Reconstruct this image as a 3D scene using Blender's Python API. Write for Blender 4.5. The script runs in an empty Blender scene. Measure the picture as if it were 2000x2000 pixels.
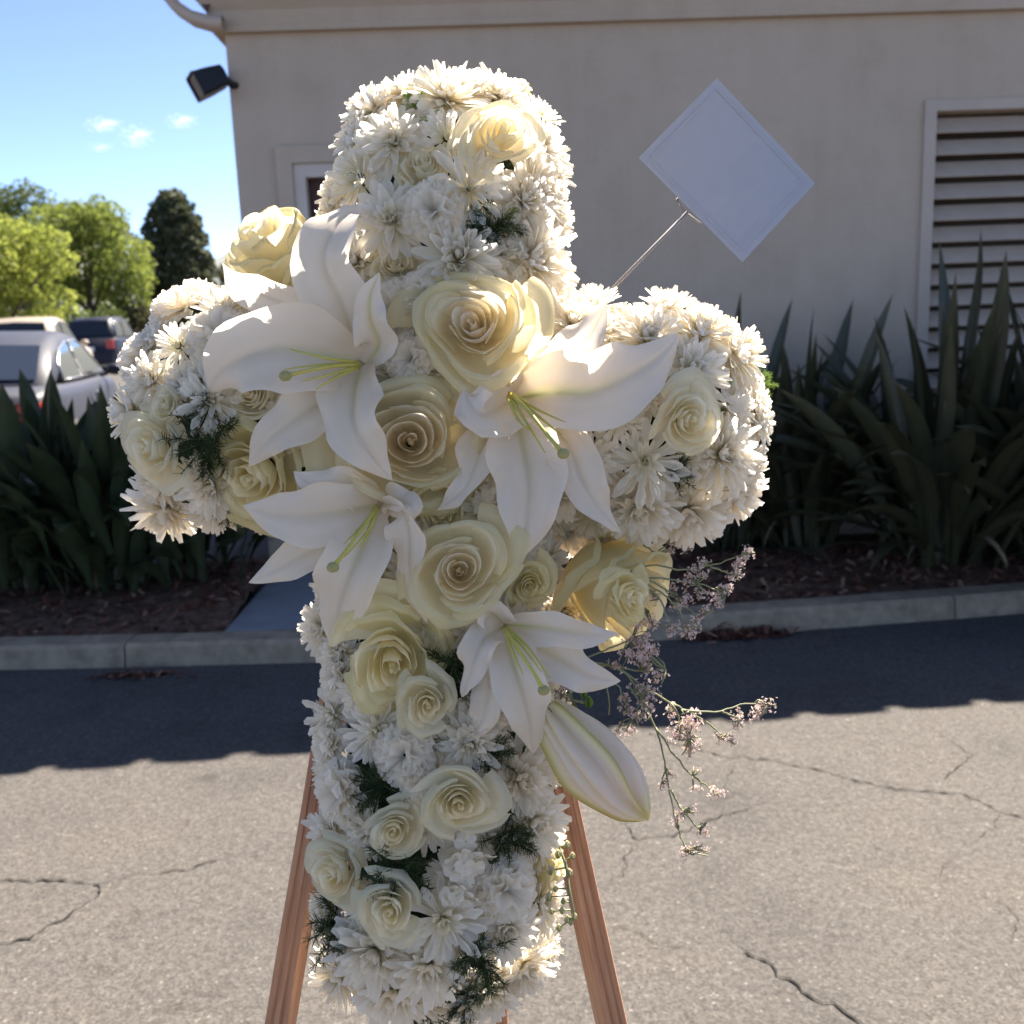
import bpy, math, random
import numpy as np
from mathutils import Matrix, Vector

random.seed(7)
rng = np.random.default_rng(11)
sc = bpy.context.scene
col = sc.collection

# ------------------------------------------------------------------ camera
FPX, CAMH, DC = 2000.0, 1.5, 1.05
PITCH, ROLL = math.radians(11.1), math.radians(2.2)
Fv = np.array([0, math.cos(PITCH), -math.sin(PITCH)])
R0 = np.array([1.0, 0, 0]); U0 = np.array([0, math.sin(PITCH), math.cos(PITCH)])
Rv = R0 * math.cos(ROLL) - U0 * math.sin(ROLL)
Uv = U0 * math.cos(ROLL) + R0 * math.sin(ROLL)
Cv = np.array([0, 0, CAMH])
cam_d = bpy.data.cameras.new('camera'); cam = bpy.data.objects.new('camera', cam_d); col.objects.link(cam)
M = Matrix.Identity(4)
for i in range(3):
    M[i][0], M[i][1], M[i][2], M[i][3] = Rv[i], Uv[i], -Fv[i], Cv[i]
cam.matrix_world = M
cam_d.sensor_width = 36; cam_d.lens = 36; cam_d.clip_start = 0.02; cam_d.clip_end = 9000
cam_d.dof.use_dof = True; cam_d.dof.focus_distance = 0.97; cam_d.dof.aperture_fstop = 9.0
sc.camera = cam

# ------------------------------------------------------------------ sky, sun, exposure
SUN = np.array([0.42, 0.66, 1.0]); SUN = SUN / np.linalg.norm(SUN)
el = math.asin(SUN[2]); az = math.atan2(SUN[0], SUN[1])
world = bpy.data.worlds.new('World'); sc.world = world; world.use_nodes = True
nt = world.node_tree; nt.nodes.clear()
sky = nt.nodes.new('ShaderNodeTexSky'); sky.sky_type = 'NISHITA'; sky.sun_disc = False
sky.sun_elevation = el; sky.sun_rotation = az; sky.air_density = 0.36; sky.dust_density = 0.3; sky.ozone_density = 1.2
bg = nt.nodes.new('ShaderNodeBackground'); bg.inputs[1].default_value = 0.055
wo = nt.nodes.new('ShaderNodeOutputWorld')
nt.links.new(sky.outputs[0], bg.inputs[0]); nt.links.new(bg.outputs[0], wo.inputs[0])
sd = bpy.data.lights.new('sun', 'SUN'); sd.energy = 3.15; sd.angle = math.radians(0.53); sd.color = (1.0, 0.92, 0.80)
sun = bpy.data.objects.new('sun', sd); col.objects.link(sun)
sun.rotation_euler = Vector(SUN).to_track_quat('Z', 'Y').to_euler(); sun.location = (3, 6, 9)
vs = sc.view_settings
sc.display_settings.display_device = 'sRGB'
vs.view_transform = 'Standard'; vs.look = 'None'; vs.gamma = 1.0; vs.use_curve_mapping = False
vs.exposure = 2.68
sc.cycles.use_denoising = True
sc.cycles.max_bounces = 10; sc.cycles.diffuse_bounces = 5; sc.cycles.transmission_bounces = 8

# ------------------------------------------------------------------ geometry helpers
def ray(px, py): return Fv + Rv * ((px - 1000) / FPX) + Uv * ((1000 - py) / FPX)
def P(px, py, w=0.0): return Cv + ray(px, py) * (DC - w)          # point w metres in front of the cross plane
def G(px, py, z=0.0):
    d = ray(px, py); return Cv + d * ((z - CAMH) / d[2])
def AT(px, py, dist): return Cv + ray(px, py) * dist
def nrm(v): v = np.asarray(v, float); return v / (np.linalg.norm(v) + 1e-12)

def mesh_of(name, V, F, mats, smooth=True, tint=None, fmat=None):
    me = bpy.data.meshes.new(name)
    me.from_pydata([tuple(map(float, v)) for v in V], [], [tuple(map(int, f)) for f in F])
    for m in (mats if isinstance(mats, (list, tuple)) else [mats]): me.materials.append(m)
    if smooth: me.polygons.foreach_set('use_smooth', [True] * len(me.polygons))
    if fmat is not None: me.polygons.foreach_set('material_index', fmat)
    if tint is not None:
        a = me.attributes.new('tint', 'FLOAT', 'POINT'); a.data.foreach_set('value', np.asarray(tint, dtype=np.float32))
    me.update(); return me

class MB:                                     # collects pieces of one mesh
    def __init__(s): s.V = []; s.F = []; s.T = []; s.fm = []
    def add(s, V, F, tint=0.0, fm=0):
        o = len(s.V); V = [tuple(v) for v in V]
        s.V += V; s.F += [tuple(i + o for i in f) for f in F]
        s.T += list(tint) if hasattr(tint, '__len__') else [tint] * len(V)
        s.fm += [fm] * len(F); return s
    def box(s, x0, x1, y0, y1, z0, z1, tint=0.0, fm=0):
        V = [(x, y, z) for x in (x0, x1) for y in (y0, y1) for z in (z0, z1)]
        return s.add(V, [(0, 1, 3, 2), (4, 6, 7, 5), (0, 4, 5, 1), (2, 3, 7, 6), (0, 2, 6, 4), (1, 5, 7, 3)], tint, fm)
    def tube(s, pts, radii, n=6, tint=0.0, fm=0):
        pts = [np.asarray(p, float) for p in pts]
        if not hasattr(radii, '__len__'): radii = [radii] * len(pts)
        V = []; F = []; up = np.array([0.13, 0.2, 0.97])
        for i, p in enumerate(pts):
            t = nrm(pts[min(i + 1, len(pts) - 1)] - pts[max(i - 1, 0)])
            a = np.cross(t, up)
            if np.linalg.norm(a) < 1e-3: a = np.cross(t, [1, 0, 0])
            a = nrm(a); b = np.cross(t, a)
            for k in range(n):
                c = 2 * math.pi * k / n
                V.append(p + radii[i] * (a * math.cos(c) + b * math.sin(c)))
        for i in range(len(pts) - 1):
            for k in range(n): F.append((i * n + k, i * n + (k + 1) % n, (i + 1) * n + (k + 1) % n, (i + 1) * n + k))
        F.append(tuple(range(n - 1, -1, -1))); F.append(tuple((len(pts) - 1) * n + k for k in range(n)))
        return s.add(V, F, tint, fm)
    def ball(s, c, r, nu=8, nv=5, tint=0.0, fm=0, sq=(1, 1, 1)):
        V = []; F = []
        for j in range(nv + 1):
            th = math.pi * j / nv
            for i in range(nu):
                ph = 2 * math.pi * i / nu
                V.append((c[0] + r * sq[0] * math.sin(th) * math.cos(ph), c[1] + r * sq[1] * math.sin(th) * math.sin(ph), c[2] + r * sq[2] * math.cos(th)))
        for j in range(nv):
            for i in range(nu): F.append((j * nu + i, (j + 1) * nu + i, (j + 1) * nu + (i + 1) % nu, j * nu + (i + 1) % nu))
        return s.add(V, F, tint, fm)
    def mesh(s, name, mats, smooth=True): return mesh_of(name, s.V, s.F, mats, smooth, s.T, s.fm)

def link(name, data, parent=None):
    o = bpy.data.objects.new(name, data); col.objects.link(o)
    if parent is not None: o.parent = parent
    return o
def tag(o, label=None, cat=None, group=None, kind=None):
    if label: o['label'] = label
    if cat: o['category'] = cat
    if group: o['group'] = group
    if kind: o['kind'] = kind
    return o
def thing(name, label, cat, loc=(0, 0, 0), mat=None, group=None):
    o = link(name, None); o.empty_display_size = 0.03
    if mat is not None: o.matrix_world = mat
    else: o.location = tuple(loc)
    return tag(o, label, cat, group)
def frame(loc, n, spin=0.0, scale=1.0):
    n = nrm(n); a = np.cross(Uv, n)
    a = nrm(a if np.linalg.norm(a) > 1e-3 else Rv); b = np.cross(n, a)
    c, s_ = math.cos(spin), math.sin(spin)
    x = a * c + b * s_; y = -a * s_ + b * c
    m = Matrix.Identity(4)
    for i in range(3):
        m[i][0], m[i][1], m[i][2], m[i][3] = x[i] * scale, y[i] * scale, n[i] * scale, loc[i]
    return m
def grid_faces(nl, nw): return [(i * nw + j, i * nw + j + 1, (i + 1) * nw + j + 1, (i + 1) * nw + j) for i in range(nl - 1) for j in range(nw - 1)]

# ------------------------------------------------------------------ materials
def newmat(name):
    m = bpy.data.materials.new(name); m.use_nodes = True; t = m.node_tree; t.nodes.clear()
    out = t.nodes.new('ShaderNodeOutputMaterial'); p = t.nodes.new('ShaderNodeBsdfPrincipled')
    t.links.new(p.outputs[0], out.inputs[0]); return m, t, p, out
def noise(t, scale, detail=4, rough=0.55, coord='Object', dim=None):
    tc = t.nodes.new('ShaderNodeTexCoord'); n = t.nodes.new('ShaderNodeTexNoise')
    n.inputs['Scale'].default_value = scale; n.inputs['Detail'].default_value = detail; n.inputs['Roughness'].default_value = rough
    if dim is not None:
        mp = t.nodes.new('ShaderNodeMapping'); mp.inputs['Scale'].default_value = dim
        t.links.new(tc.outputs[coord], mp.inputs[0]); t.links.new(mp.outputs[0], n.inputs[0])
    else: t.links.new(tc.outputs[coord], n.inputs[0])
    return n
def ramp(t, src, stops):
    r = t.nodes.new('ShaderNodeValToRGB'); e = r.color_ramp.elements
    while len(e) < len(stops): e.new(0.5)
    for i, (p, c) in enumerate(stops): e[i].position = p; e[i].color = (*c, 1)
    t.links.new(src, r.inputs[0]); return r
def bump(t, p, src, strength=0.3, dist=0.01):
    b = t.nodes.new('ShaderNodeBump'); b.inputs['Strength'].default_value = strength; b.inputs['Distance'].default_value = dist
    t.links.new(src, b.inputs['Height']); t.links.new(b.outputs[0], p.inputs['Normal']); return b
def mixc(t, fac, a, b, mode='MIX'):
    m = t.nodes.new('ShaderNodeMix'); m.data_type = 'RGBA'; m.blend_type = mode
    for s, v in ((0, fac), (6, a), (7, b)):
        if isinstance(v, (int, float)): m.inputs[s].default_value = v
        elif isinstance(v, tuple): m.inputs[s].default_value = (*v, 1)
        else: t.links.new(v, m.inputs[s])
    return m.outputs[2]
def plain(name, c, rough=0.6, metal=0.0, spec=0.4, var=0.12, scale=20.0, bmp=0.0, bdist=0.005, coat=0.0):
    m, t, p, o = newmat(name)
    n = noise(t, scale)
    r = ramp(t, n.outputs[0], [(0.3, tuple(x * (1 - var) for x in c)), (0.7, tuple(min(1, x * (1 + var)) for x in c))])
    t.links.new(r.outputs[0], p.inputs['Base Color'])
    p.inputs['Roughness'].default_value = rough; p.inputs['Metallic'].default_value = metal
    p.inputs['Specular IOR Level'].default_value = spec; p.inputs['Coat Weight'].default_value = coat
    if bmp: bump(t, p, n.outputs[0], bmp, bdist)
    return m
def petal_mat(name, stops, trans=0.35, rough=0.62, spec=0.15, vein=60.0, veinamt=0.06, pale=0.0, rnd=0.06):
    m, t, p, o = newmat(name)
    at = t.nodes.new('ShaderNodeAttribute'); at.attribute_name = 'tint'
    r = ramp(t, at.outputs['Fac'], stops)
    n = noise(t, vein, 3)
    g = ramp(t, n.outputs[0], [(0.25, (1 - veinamt,) * 3), (0.75, (1, 1, 1))])
    c = mixc(t, 1.0, r.outputs[0], g.outputs[0], 'MULTIPLY')
    oi = t.nodes.new('ShaderNodeObjectInfo')
    g2 = ramp(t, oi.outputs['Random'], [(0, (1 - rnd, 1 - rnd, 1 - rnd * 1.3)), (1, (1, 1, 1))])
    c = mixc(t, 1.0, c, g2.outputs[0], 'MULTIPLY')
    t.links.new(c, p.inputs['Base Color']); p.inputs['Roughness'].default_value = rough; p.inputs['Specular IOR Level'].default_value = spec
    bump(t, p, n.outputs[0], 0.15, 0.002)
    tr = t.nodes.new('ShaderNodeBsdfTranslucent')
    if pale: t.links.new(mixc(t, pale, c, (1.0, .955, .87)), tr.inputs[0])      # light through a petal is paler than its face
    else: t.links.new(c, tr.inputs[0])
    mx = t.nodes.new('ShaderNodeMixShader'); mx.inputs[0].default_value = trans
    t.links.new(p.outputs[0], mx.inputs[1]); t.links.new(tr.outputs[0], mx.inputs[2]); t.links.new(mx.outputs[0], o.inputs[0])
    return m

M_MUM = petal_mat('mum_petal', [(0.0, (.80, .80, .52)), (0.3, (.97, .90, .72)), (0.75, (.985, .92, .80))], 0.64, veinamt=.03, pale=.5)
M_CARN = petal_mat('carnation_petal', [(0.0, (.86, .87, .74)), (0.5, (.985, .915, .80))], 0.64, veinamt=.03, pale=.5)
M_LILY = petal_mat('lily_petal', [(0.0, (.98, .86, .735)), (0.3, (.93, .79, .60)), (0.7, (.82, .78, .40)), (1.0, (.58, .62, .14))], 0.42, 0.42, 0.3, 30, 0.05, pale=.5)
M_ROSE_PEACH = petal_mat('rose_peach', [(0.0, (.995, .87, .65)), (0.3, (.99, .875, .64)), (0.65, (.98, .885, .59)), (1.0, (.97, .87, .54))], 0.64, veinamt=.03, pale=.5)
M_ROSE_LEMON = petal_mat('rose_lemon', [(0.0, (.985, .885, .57)), (0.5, (.975, .885, .54)), (1.0, (.965, .87, .50))], 0.64, veinamt=.03, pale=.5)
M_ROSE_CREAM = petal_mat('rose_cream', [(0.0, (.985, .90, .63)), (0.45, (.98, .90, .66)), (1.0, (.97, .885, .63))], 0.64, veinamt=.03, pale=.5)
M_BUD = petal_mat('bud_petal', [(0.0, (.985, .80, .64)), (0.45, (.97, .84, .52)), (1.0, (.86, .74, .20))], 0.34, 0.35, 0.4, 30, 0.03, pale=.5)
M_STAMEN = plain('stamen_green', (.56, .48, .10), 0.45, var=.1)
M_STIGMA = plain('stigma_green', (.36, .32, .12), 0.6, var=.1, scale=300)
M_NEEDLE = petal_mat('fern_needle', [(0.0, (.028, .045, .016)), (1.0, (.06, .095, .03))], 0.3, 0.5, 0.3)
M_FRESH = petal_mat('fresh_green', [(0.0, (.16, .26, .05)), (1.0, (.30, .42, .09))], 0.35, 0.5, 0.3)
M_STEM = plain('stem_green', (.26, .26, .13), 0.55, scale=80)
M_STATICE = petal_mat('statice_floret', [(0.0, (.46, .36, .28)), (0.4, (.80, .64, .60)), (1.0, (.93, .79, .77))], 0.4)
M_FOAM = plain('foam_green', (.022, .035, .016), 0.95, spec=.1, scale=120, bmp=.6)
M_CARD = plain('card_paper', (.47, .445, .46), 0.6, spec=.2, var=.02, scale=40)
M_PICK = plain('pick_plastic', (.34, .30, .27), 0.75, spec=.2, var=.03)

def wood_mat():
    m, t, p, o = newmat('easel_wood')
    n1 = noise(t, 6.0, 6, 0.6, 'Object', (22, 22, 1.1)); n2 = noise(t, 2.5, 3, 0.5, 'Object', (3, 3, 1))
    r = ramp(t, n1.outputs[0], [(0.28, (.38, .155, .07)), (0.5, (.62, .29, .145)), (0.72, (.74, .42, .235))])
    r2 = ramp(t, n2.outputs[0], [(0.3, (.75, .72, .70)), (0.7, (1, 1, 1))])
    t.links.new(mixc(t, 1.0, r.outputs[0], r2.outputs[0], 'MULTIPLY'), p.inputs['Base Color'])
    p.inputs['Roughness'].default_value = 0.5; p.inputs['Specular IOR Level'].default_value = 0.3
    bump(t, p, n1.outputs[0], 0.25, 0.002); return m
M_WOOD = wood_mat()

def asphalt_mat():
    m, t, p, o = newmat('asphalt_worn')
    tc = t.nodes.new('ShaderNodeTexCoord')
    v = t.nodes.new('ShaderNodeTexVoronoi'); v.inputs['Scale'].default_value = 165
    t.links.new(tc.outputs['Object'], v.inputs['Vector'])
    st = ramp(t, v.outputs['Color'], [(0.1, (.066, .060, .0555)), (0.5, (.094, .0855, .079)), (0.88, (.119, .109, .101)), (0.97, (.205, .185, .167))])
    n = noise(t, 46, 6, 0.72); g = ramp(t, n.outputs[0], [(0.34, (.66, .66, .67)), (0.66, (1.14, 1.12, 1.10))])
    c = mixc(t, 1.0, st.outputs[0], g.outputs[0], 'MULTIPLY')
    n2 = noise(t, 1.3, 6, 0.65); g2 = ramp(t, n2.outputs[0], [(0.28, (.68, .68, .69)), (0.5, (.96, .96, .96)), (0.75, (1.12, 1.08, 1.02))])
    c = mixc(t, 1.0, c, g2.outputs[0], 'MULTIPLY')
    n3 = noise(t, 4.5, 5, 0.7); g3 = ramp(t, n3.outputs[0], [(0.30, (.72, .70, .70)), (0.42, (1, 1, 1)), (0.66, (1, 1, 1)), (0.8, (1.12, 1.06, 1.0))])
    c = mixc(t, 1.0, c, g3.outputs[0], 'MULTIPLY')
    t.links.new(c, p.inputs['Base Color']); p.inputs['Roughness'].default_value = 0.88; p.inputs['Specular IOR Level'].default_value = 0.2
    ad = t.nodes.new('ShaderNodeMath'); ad.operation = 'ADD'
    t.links.new(v.outputs['Distance'], ad.inputs[0]); t.links.new(n.outputs[0], ad.inputs[1])
    bump(t, p, ad.outputs[0], 0.32, 0.004); return m
M_ASPH = asphalt_mat()
M_CRACK = plain('crack_dark', (.032, .030, .028), 0.95, spec=.1, scale=60, var=.4)

def stucco_mat():
    m, t, p, o = newmat('stucco_taupe')
    n = noise(t, 90, 5, 0.65); n2 = noise(t, 1.2, 4, 0.6)
    a = ramp(t, n2.outputs[0], [(0.3, (.52, .41, .31)), (0.7, (.565, .45, .35))])
    g = ramp(t, n.outputs[0], [(0.3, (.90, .90, .90)), (0.7, (1, 1, 1))])
    n3 = noise(t, 1.0, 6, 0.7, 'Object', (7, 7, .35)); g3 = ramp(t, n3.outputs[0], [(0.32, (.95, .945, .935)), (0.6, (1, 1, 1))])
    n4 = noise(t, 5.0, 5, 0.7); g4 = ramp(t, n4.outputs[0], [(0.3, (.94, .93, .92)), (0.55, (1, 1, 1))])
    c = mixc(t, 1.0, mixc(t, 1.0, a.outputs[0], g.outputs[0], 'MULTIPLY'), mixc(t, 1.0, g3.outputs[0], g4.outputs[0], 'MULTIPLY'), 'MULTIPLY')
    t.links.new(c, p.inputs['Base Color'])
    p.inputs['Roughness'].default_value = 0.9; p.inputs['Specular IOR Level'].default_value = 0.15
    bump(t, p, n.outputs[0], 0.35, 0.004); return m
M_STUCCO = stucco_mat()
M_TRIM = plain('trim_paint', (.48, .385, .31), 0.55, var=.05, scale=8)
M_TRIMW = plain('trim_light', (.56, .47, .40), 0.5, var=.05, scale=8)
M_SLAT = plain('slat_paint', (.47, .365, .28), 0.5, var=.06, scale=9)
M_DARK = plain('vent_backing_shade', (.07, .052, .04), 0.9)  # dark colour stands in for the shade behind the louvre slats
M_DOOR = plain('door_brown', (.075, .03, .022), 0.45, scale=12)
M_BLACK = plain('black_metal', (.012, .012, .014), 0.42, var=.1)
M_LENS = plain('lamp_glass', (.035, .03, .036), 0.12, spec=.6)
M_TILE = plain('roof_tile_clay', (.30, .15, .09), 0.8, scale=6)
M_CONC = plain('kerb_concrete', (.30, .23, .16), 0.9, spec=.2, var=.28, scale=14, bmp=.4, bdist=.004)
M_WALK = plain('walk_concrete', (.22, .225, .235), 0.85, spec=.25, var=.12, scale=7, bmp=.2)
M_SOIL = plain('bed_soil', (.14, .085, .058), 0.95, spec=.1, var=.5, scale=22, bmp=.8, bdist=.02)
M_CHIP = petal_mat('mulch_chip', [(0, (.08, .032, .022)), (.6, (.20, .085, .055)), (1, (.34, .21, .14))], 0.02, 0.9, 0.1)
M_LEAF = petal_mat('sword_leaf', [(0.0, (.066, .068, .036)), (0.6, (.088, .088, .046)), (0.75, (.095, .09, .05)), (1.0, (.25, .17, .09))], 0.2, 0.36, 0.5, 14, 0.25, rnd=.3)
M_LEAF2 = petal_mat('broad_leaf', [(0.0, (.055, .072, .034)), (0.7, (.075, .095, .045)), (1.0, (.16, .12, .06))], 0.2, 0.34, 0.5, 14, 0.25, rnd=.3)
M_STALK = plain('plant_stalk', (.13, .105, .06), .7, scale=18, var=.35)
M_DRY = plain('dry_leaf', (.20, .15, .09), 0.8, scale=14)
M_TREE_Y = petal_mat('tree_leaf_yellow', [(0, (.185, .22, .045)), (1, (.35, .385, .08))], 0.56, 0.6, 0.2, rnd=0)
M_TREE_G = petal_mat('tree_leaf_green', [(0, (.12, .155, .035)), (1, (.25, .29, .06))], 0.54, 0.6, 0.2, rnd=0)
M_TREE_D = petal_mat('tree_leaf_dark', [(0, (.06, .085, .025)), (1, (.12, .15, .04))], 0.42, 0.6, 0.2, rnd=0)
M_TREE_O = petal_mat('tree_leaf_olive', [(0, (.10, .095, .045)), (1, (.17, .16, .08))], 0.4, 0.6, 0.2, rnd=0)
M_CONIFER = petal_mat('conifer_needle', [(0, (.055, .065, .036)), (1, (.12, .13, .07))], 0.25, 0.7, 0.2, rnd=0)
M_BARK = plain('bark', (.11, .08, .06), 0.9, scale=10)
M_HILL = plain('hill_haze_grey', (.16, .17, .16), 0.95, scale=.01)  # even grey takes the place of haze over the distant hills

# ------------------------------------------------------------------ THE GROUND
WX0, WY0, WSL = -1.45, 5.93, 0.031                      # facade line: y = WY0 + WSL*(x-WX0)
wdir = nrm([1, WSL, 0]); wnor = nrm([WSL, -1, 0])         # along the facade, out of the facade
WC = np.array([WX0, WY0, 0.0])
def WALL(px, py, off=0.0):                                # pixel -> (along, z) on the facade plane
    d = ray(px, py); k = np.dot(WC + wnor * off - Cv, wnor) / np.dot(d, wnor); q = Cv + d * k
    return float(np.dot(q - WC, wdir)), float(q[2])
def wpt(a, off, z): q = WC + wdir * a + wnor * off; return (q[0], q[1], z)

g = MB(); g.add([(-400, -60, 0), (400, -60, 0), (400, 700, 0), (-400, 700, 0)], [(0, 1, 2, 3)])
road = tag(link('asphalt', g.mesh('asphalt', M_ASPH, False)), kind='structure')

CRACKS = [
 [(1258,1428),(1314,1454),(1379,1468),(1426,1482),(1454,1479),(1519,1489),(1589,1503),(1696,1531),(1752,1544),(1813,1546),(1873,1552),(1920,1568),(1952,1587),(1999,1596),(2150,1622)],
 [(1426,1482),(1433,1498),(1421,1521),(1412,1540)],
 [(1841,1528),(1869,1498),(1901,1479),(1869,1454),(1827,1428)],
 [(1952,1591),(1943,1615),(1920,1631),(1901,1650)],
 [(1219,1601),(1235,1638),(1263,1638),(1314,1633),(1379,1605),(1435,1587),(1501,1566)],
 [(1240,1642),(1221,1675),(1223,1694),(1198,1726)],
 [(1207,1810),(1249,1824),(1277,1845),(1328,1845),(1379,1847)],
 [(1398,1820),(1426,1824),(1454,1857),(1505,1885),(1519,1908),(1556,1927),(1589,1955),(1626,1964),(1678,2000),(1800,2070)],
 [(1845,1684),(1836,1717),(1855,1715)],
 [(-120,1862),(0,1846),(58,1834),(133,1788),(199,1747),(195,1728),(178,1730),(137,1720),(54,1722),(-60,1716)],
 [(199,1728),(257,1709),(323,1705),(373,1697),(431,1678),(464,1672),(526,1671)],
 [(62,1834),(91,1844),(97,1863)], [(509,1682),(571,1682),(640,1676)], [(306,1975),(393,1972),(451,1966)],
 [(1950,1760),(1985,1790),(1975,1840)]]
for cr in CRACKS:
    pts = []
    for (a, b) in zip(cr[:-1], cr[1:]):
        A, B = G(*a), G(*b); n = max(2, int(np.linalg.norm(B - A) / 0.018))
        for i in range(n): pts.append(A + (B - A) * i / n)
    pts.append(G(*cr[-1])); V = []
    big = len(cr) > 7
    for i, p in enumerate(pts):
        t = nrm(pts[min(i + 1, len(pts) - 1)] - pts[max(i - 1, 0)]); s = np.array([-t[1], t[0], 0])
        p = p + s * rng.normal(0, .005) + np.array([0, 0, .004])
        end = min(1, min(i, len(pts) - 1 - i) / 8 + .25)
        h = (.0030 if big else .0020) * end * (0.25 + 1.3 * rng.random() ** 1.5)
        V += [p - s * h, p + s * h]
    F = [(2 * i, 2 * i + 1, 2 * i + 3, 2 * i + 2) for i in range(len(pts) - 1)]
    link('crack', mesh_of('crack', V, F, M_CRACK, False), road)

# kerb: five cast pieces that follow the bend of the bed
KL = [G(x, y) for x, y in [(-900, 1322), (0, 1309), (245, 1304), (616, 1294), (1050, 1268), (1490, 1237), (1866, 1209), (2000, 1198), (3000, 1105)]]
kerb = tag(link('kerb', None), kind='structure')
def kerb_piece(pts, trim=0.004):
    V = []; prof = [(0, 0), (.012, .088), (.028, .105), (.15, .108), (.15, .0)]
    pts = [np.array(p) for p in pts]
    d0, d1 = nrm(pts[1] - pts[0]), nrm(pts[-1] - pts[-2])
    pts[0] = pts[0] + d0 * trim; pts[-1] = pts[-1] - d1 * trim
    for i, p in enumerate(pts):
        t = nrm(pts[min(i + 1, len(pts) - 1)] - pts[max(i - 1, 0)]); s = np.array([-t[1], t[0], 0])
        for (a, z) in prof: V.append(p + s * a + np.array([0, 0, z]))
    n = len(prof); F = [(i * n + j, (i + 1) * n + j, (i + 1) * n + j + 1, i * n + j + 1) for i in range(len(pts) - 1) for j in range(n - 1)]
    F += [tuple(range(n)), tuple((len(pts) - 1) * n + j for j in range(n - 1, -1, -1))]
    link('kerb_stone', mesh_of('kerb_stone', V, F, M_CONC, False), kerb)
kerb_piece(KL[0:3]); kerb_piece(KL[2:5]); kerb_piece(KL[4:7]); kerb_piece(KL[6:9])

# planting bed behind the kerb (slightly humped soil)
def bed(x0, x1, name):
    nx, ny = int((x1 - x0) / .08), 24; V = []
    for i in range(nx + 1):
        x = x0 + (x1 - x0) * i / nx
        yk = np.interp(x, [p[0] for p in KL], [p[1] for p in KL]) + .145
        yw = WY0 + WSL * (x - WX0) + .1
        for j in range(ny + 1):
            t = j / ny; y = yk + (yw - yk) * t
            z = .098 + .05 * math.sin(math.pi * min(1, t * 1.2)) * (1 if j else .0) + (rng.normal(0, .006) if j else 0)
            V.append((x, y, z))
    F = [(i * (ny + 1) + j, (i + 1) * (ny + 1) + j, (i + 1) * (ny + 1) + j + 1, i * (ny + 1) + j + 1) for i in range(nx) for j in range(ny)]
    tag(link(name, mesh_of(name, V, F, M_SOIL)), kind='structure')
PXL = G(442, 1232, .1)[0]
bed(-6.5, PXL, 'planting_bed'); bed(PXL + 1.25, 7.0, 'planting_bed')
yk = float(np.interp(PXL, [p[0] for p in KL], [p[1] for p in KL])) + .152
V = []
for z in (.02, .112):
    V += [(PXL + .005, yk, z), (PXL + 1.245, yk - .0 + .03, z), (PXL + 1.245, WY0 + .02, z), (PXL + .005, WY0 - .01, z)]
tag(link('walkway', mesh_of('walkway', V, [(4, 5, 6, 7), (0, 1, 5, 4), (1, 2, 6, 5), (3, 0, 4, 7)], M_WALK, False)), kind='structure')

# mulch chips and litter
def chips(name, n, fx, mats, size, kind='stuff', lift=.0):
    b = MB()
    for k in range(n):
        c = fx(); s = size * (.5 + rng.random()); a = rng.random() * 6.28; ti = rng.normal(0, .35)
        d = np.array([math.cos(a), math.sin(a), ti]) * s; e = np.array([-math.sin(a), math.cos(a), rng.normal(0, .3)]) * s * .32
        b.add([c - d - e, c + d - e, c + d * .9 + e, c - d * .9 + e], [(0, 1, 2, 3)], rng.random() ** 1.5)
    return tag(link(name, b.mesh(name, mats, False)), kind=kind)
def in_bed(xa, xb):
    def f():
        x = xa + (xb - xa) * rng.random(); y0 = np.interp(x, [p[0] for p in KL], [p[1] for p in KL]) + .16
        t = rng.random(); y = y0 + (5.9 - y0) * t
        return np.array([x, y, .108 + .05 * math.sin(math.pi * min(1, t * 1.2)) + .008 * rng.random()])
    return f
chips('mulch', 5200, in_bed(.3, 5.0), M_CHIP, .022)
chips('mulch', 2600, in_bed(-4.2, PXL - .02), M_CHIP, .02)
lc = G(1432, 1243)
chips('leaf_litter', 700, lambda: lc + np.array([rng.normal(0, .11), -abs(rng.normal(0, .035)) + .02, abs(rng.normal(0, .016)) + .004]), M_CHIP, .017)
lc2 = G(265, 1318)
chips('leaf_litter', 160, lambda: lc2 + np.array([rng.normal(0, .10), -abs(rng.normal(0, .03)), .005 + abs(rng.normal(0, .006))]), M_CHIP, .014)

# ------------------------------------------------------------------ THE BUILDING
bld = thing('building', 'taupe stucco building with louvred vent, plain cornice and a dark doorway', 'building', WC)
def bpart(name, me, parent=None):
    o = link(name, me, parent or bld)
    if parent is None or parent is bld: o.matrix_parent_inverse = Matrix.Translation(-Vector(WC))
    return o
ZT = 3.02                                                   # underside of the cornice
va, vz1 = WALL(1805, 197); da, dz1 = WALL(572, 320)
LEN = 9.0; VW = 1.30; DW = 1.02; vz0 = .95
AS = [0, da + .05, da + .05 + DW, va + .07, va + .07 + VW, LEN]; ZS = [0, vz0, dz1 - .06, vz1 - .06, ZT]
ZS = sorted(ZS)
b = MB()
for i in range(5):
    for j in range(4):
        a0, a1, z0, z1 = AS[i], AS[i + 1], ZS[j], ZS[j + 1]; zc = (z0 + z1) / 2
        hole = (i == 1 and zc < dz1 - .06) or (i == 3 and vz0 < zc < vz1 - .06)
        if not hole: b.add([wpt(a0, 0, z0), wpt(a1, 0, z0), wpt(a1, 0, z1), wpt(a0, 0, z1)], [(0, 1, 2, 3)])
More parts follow.
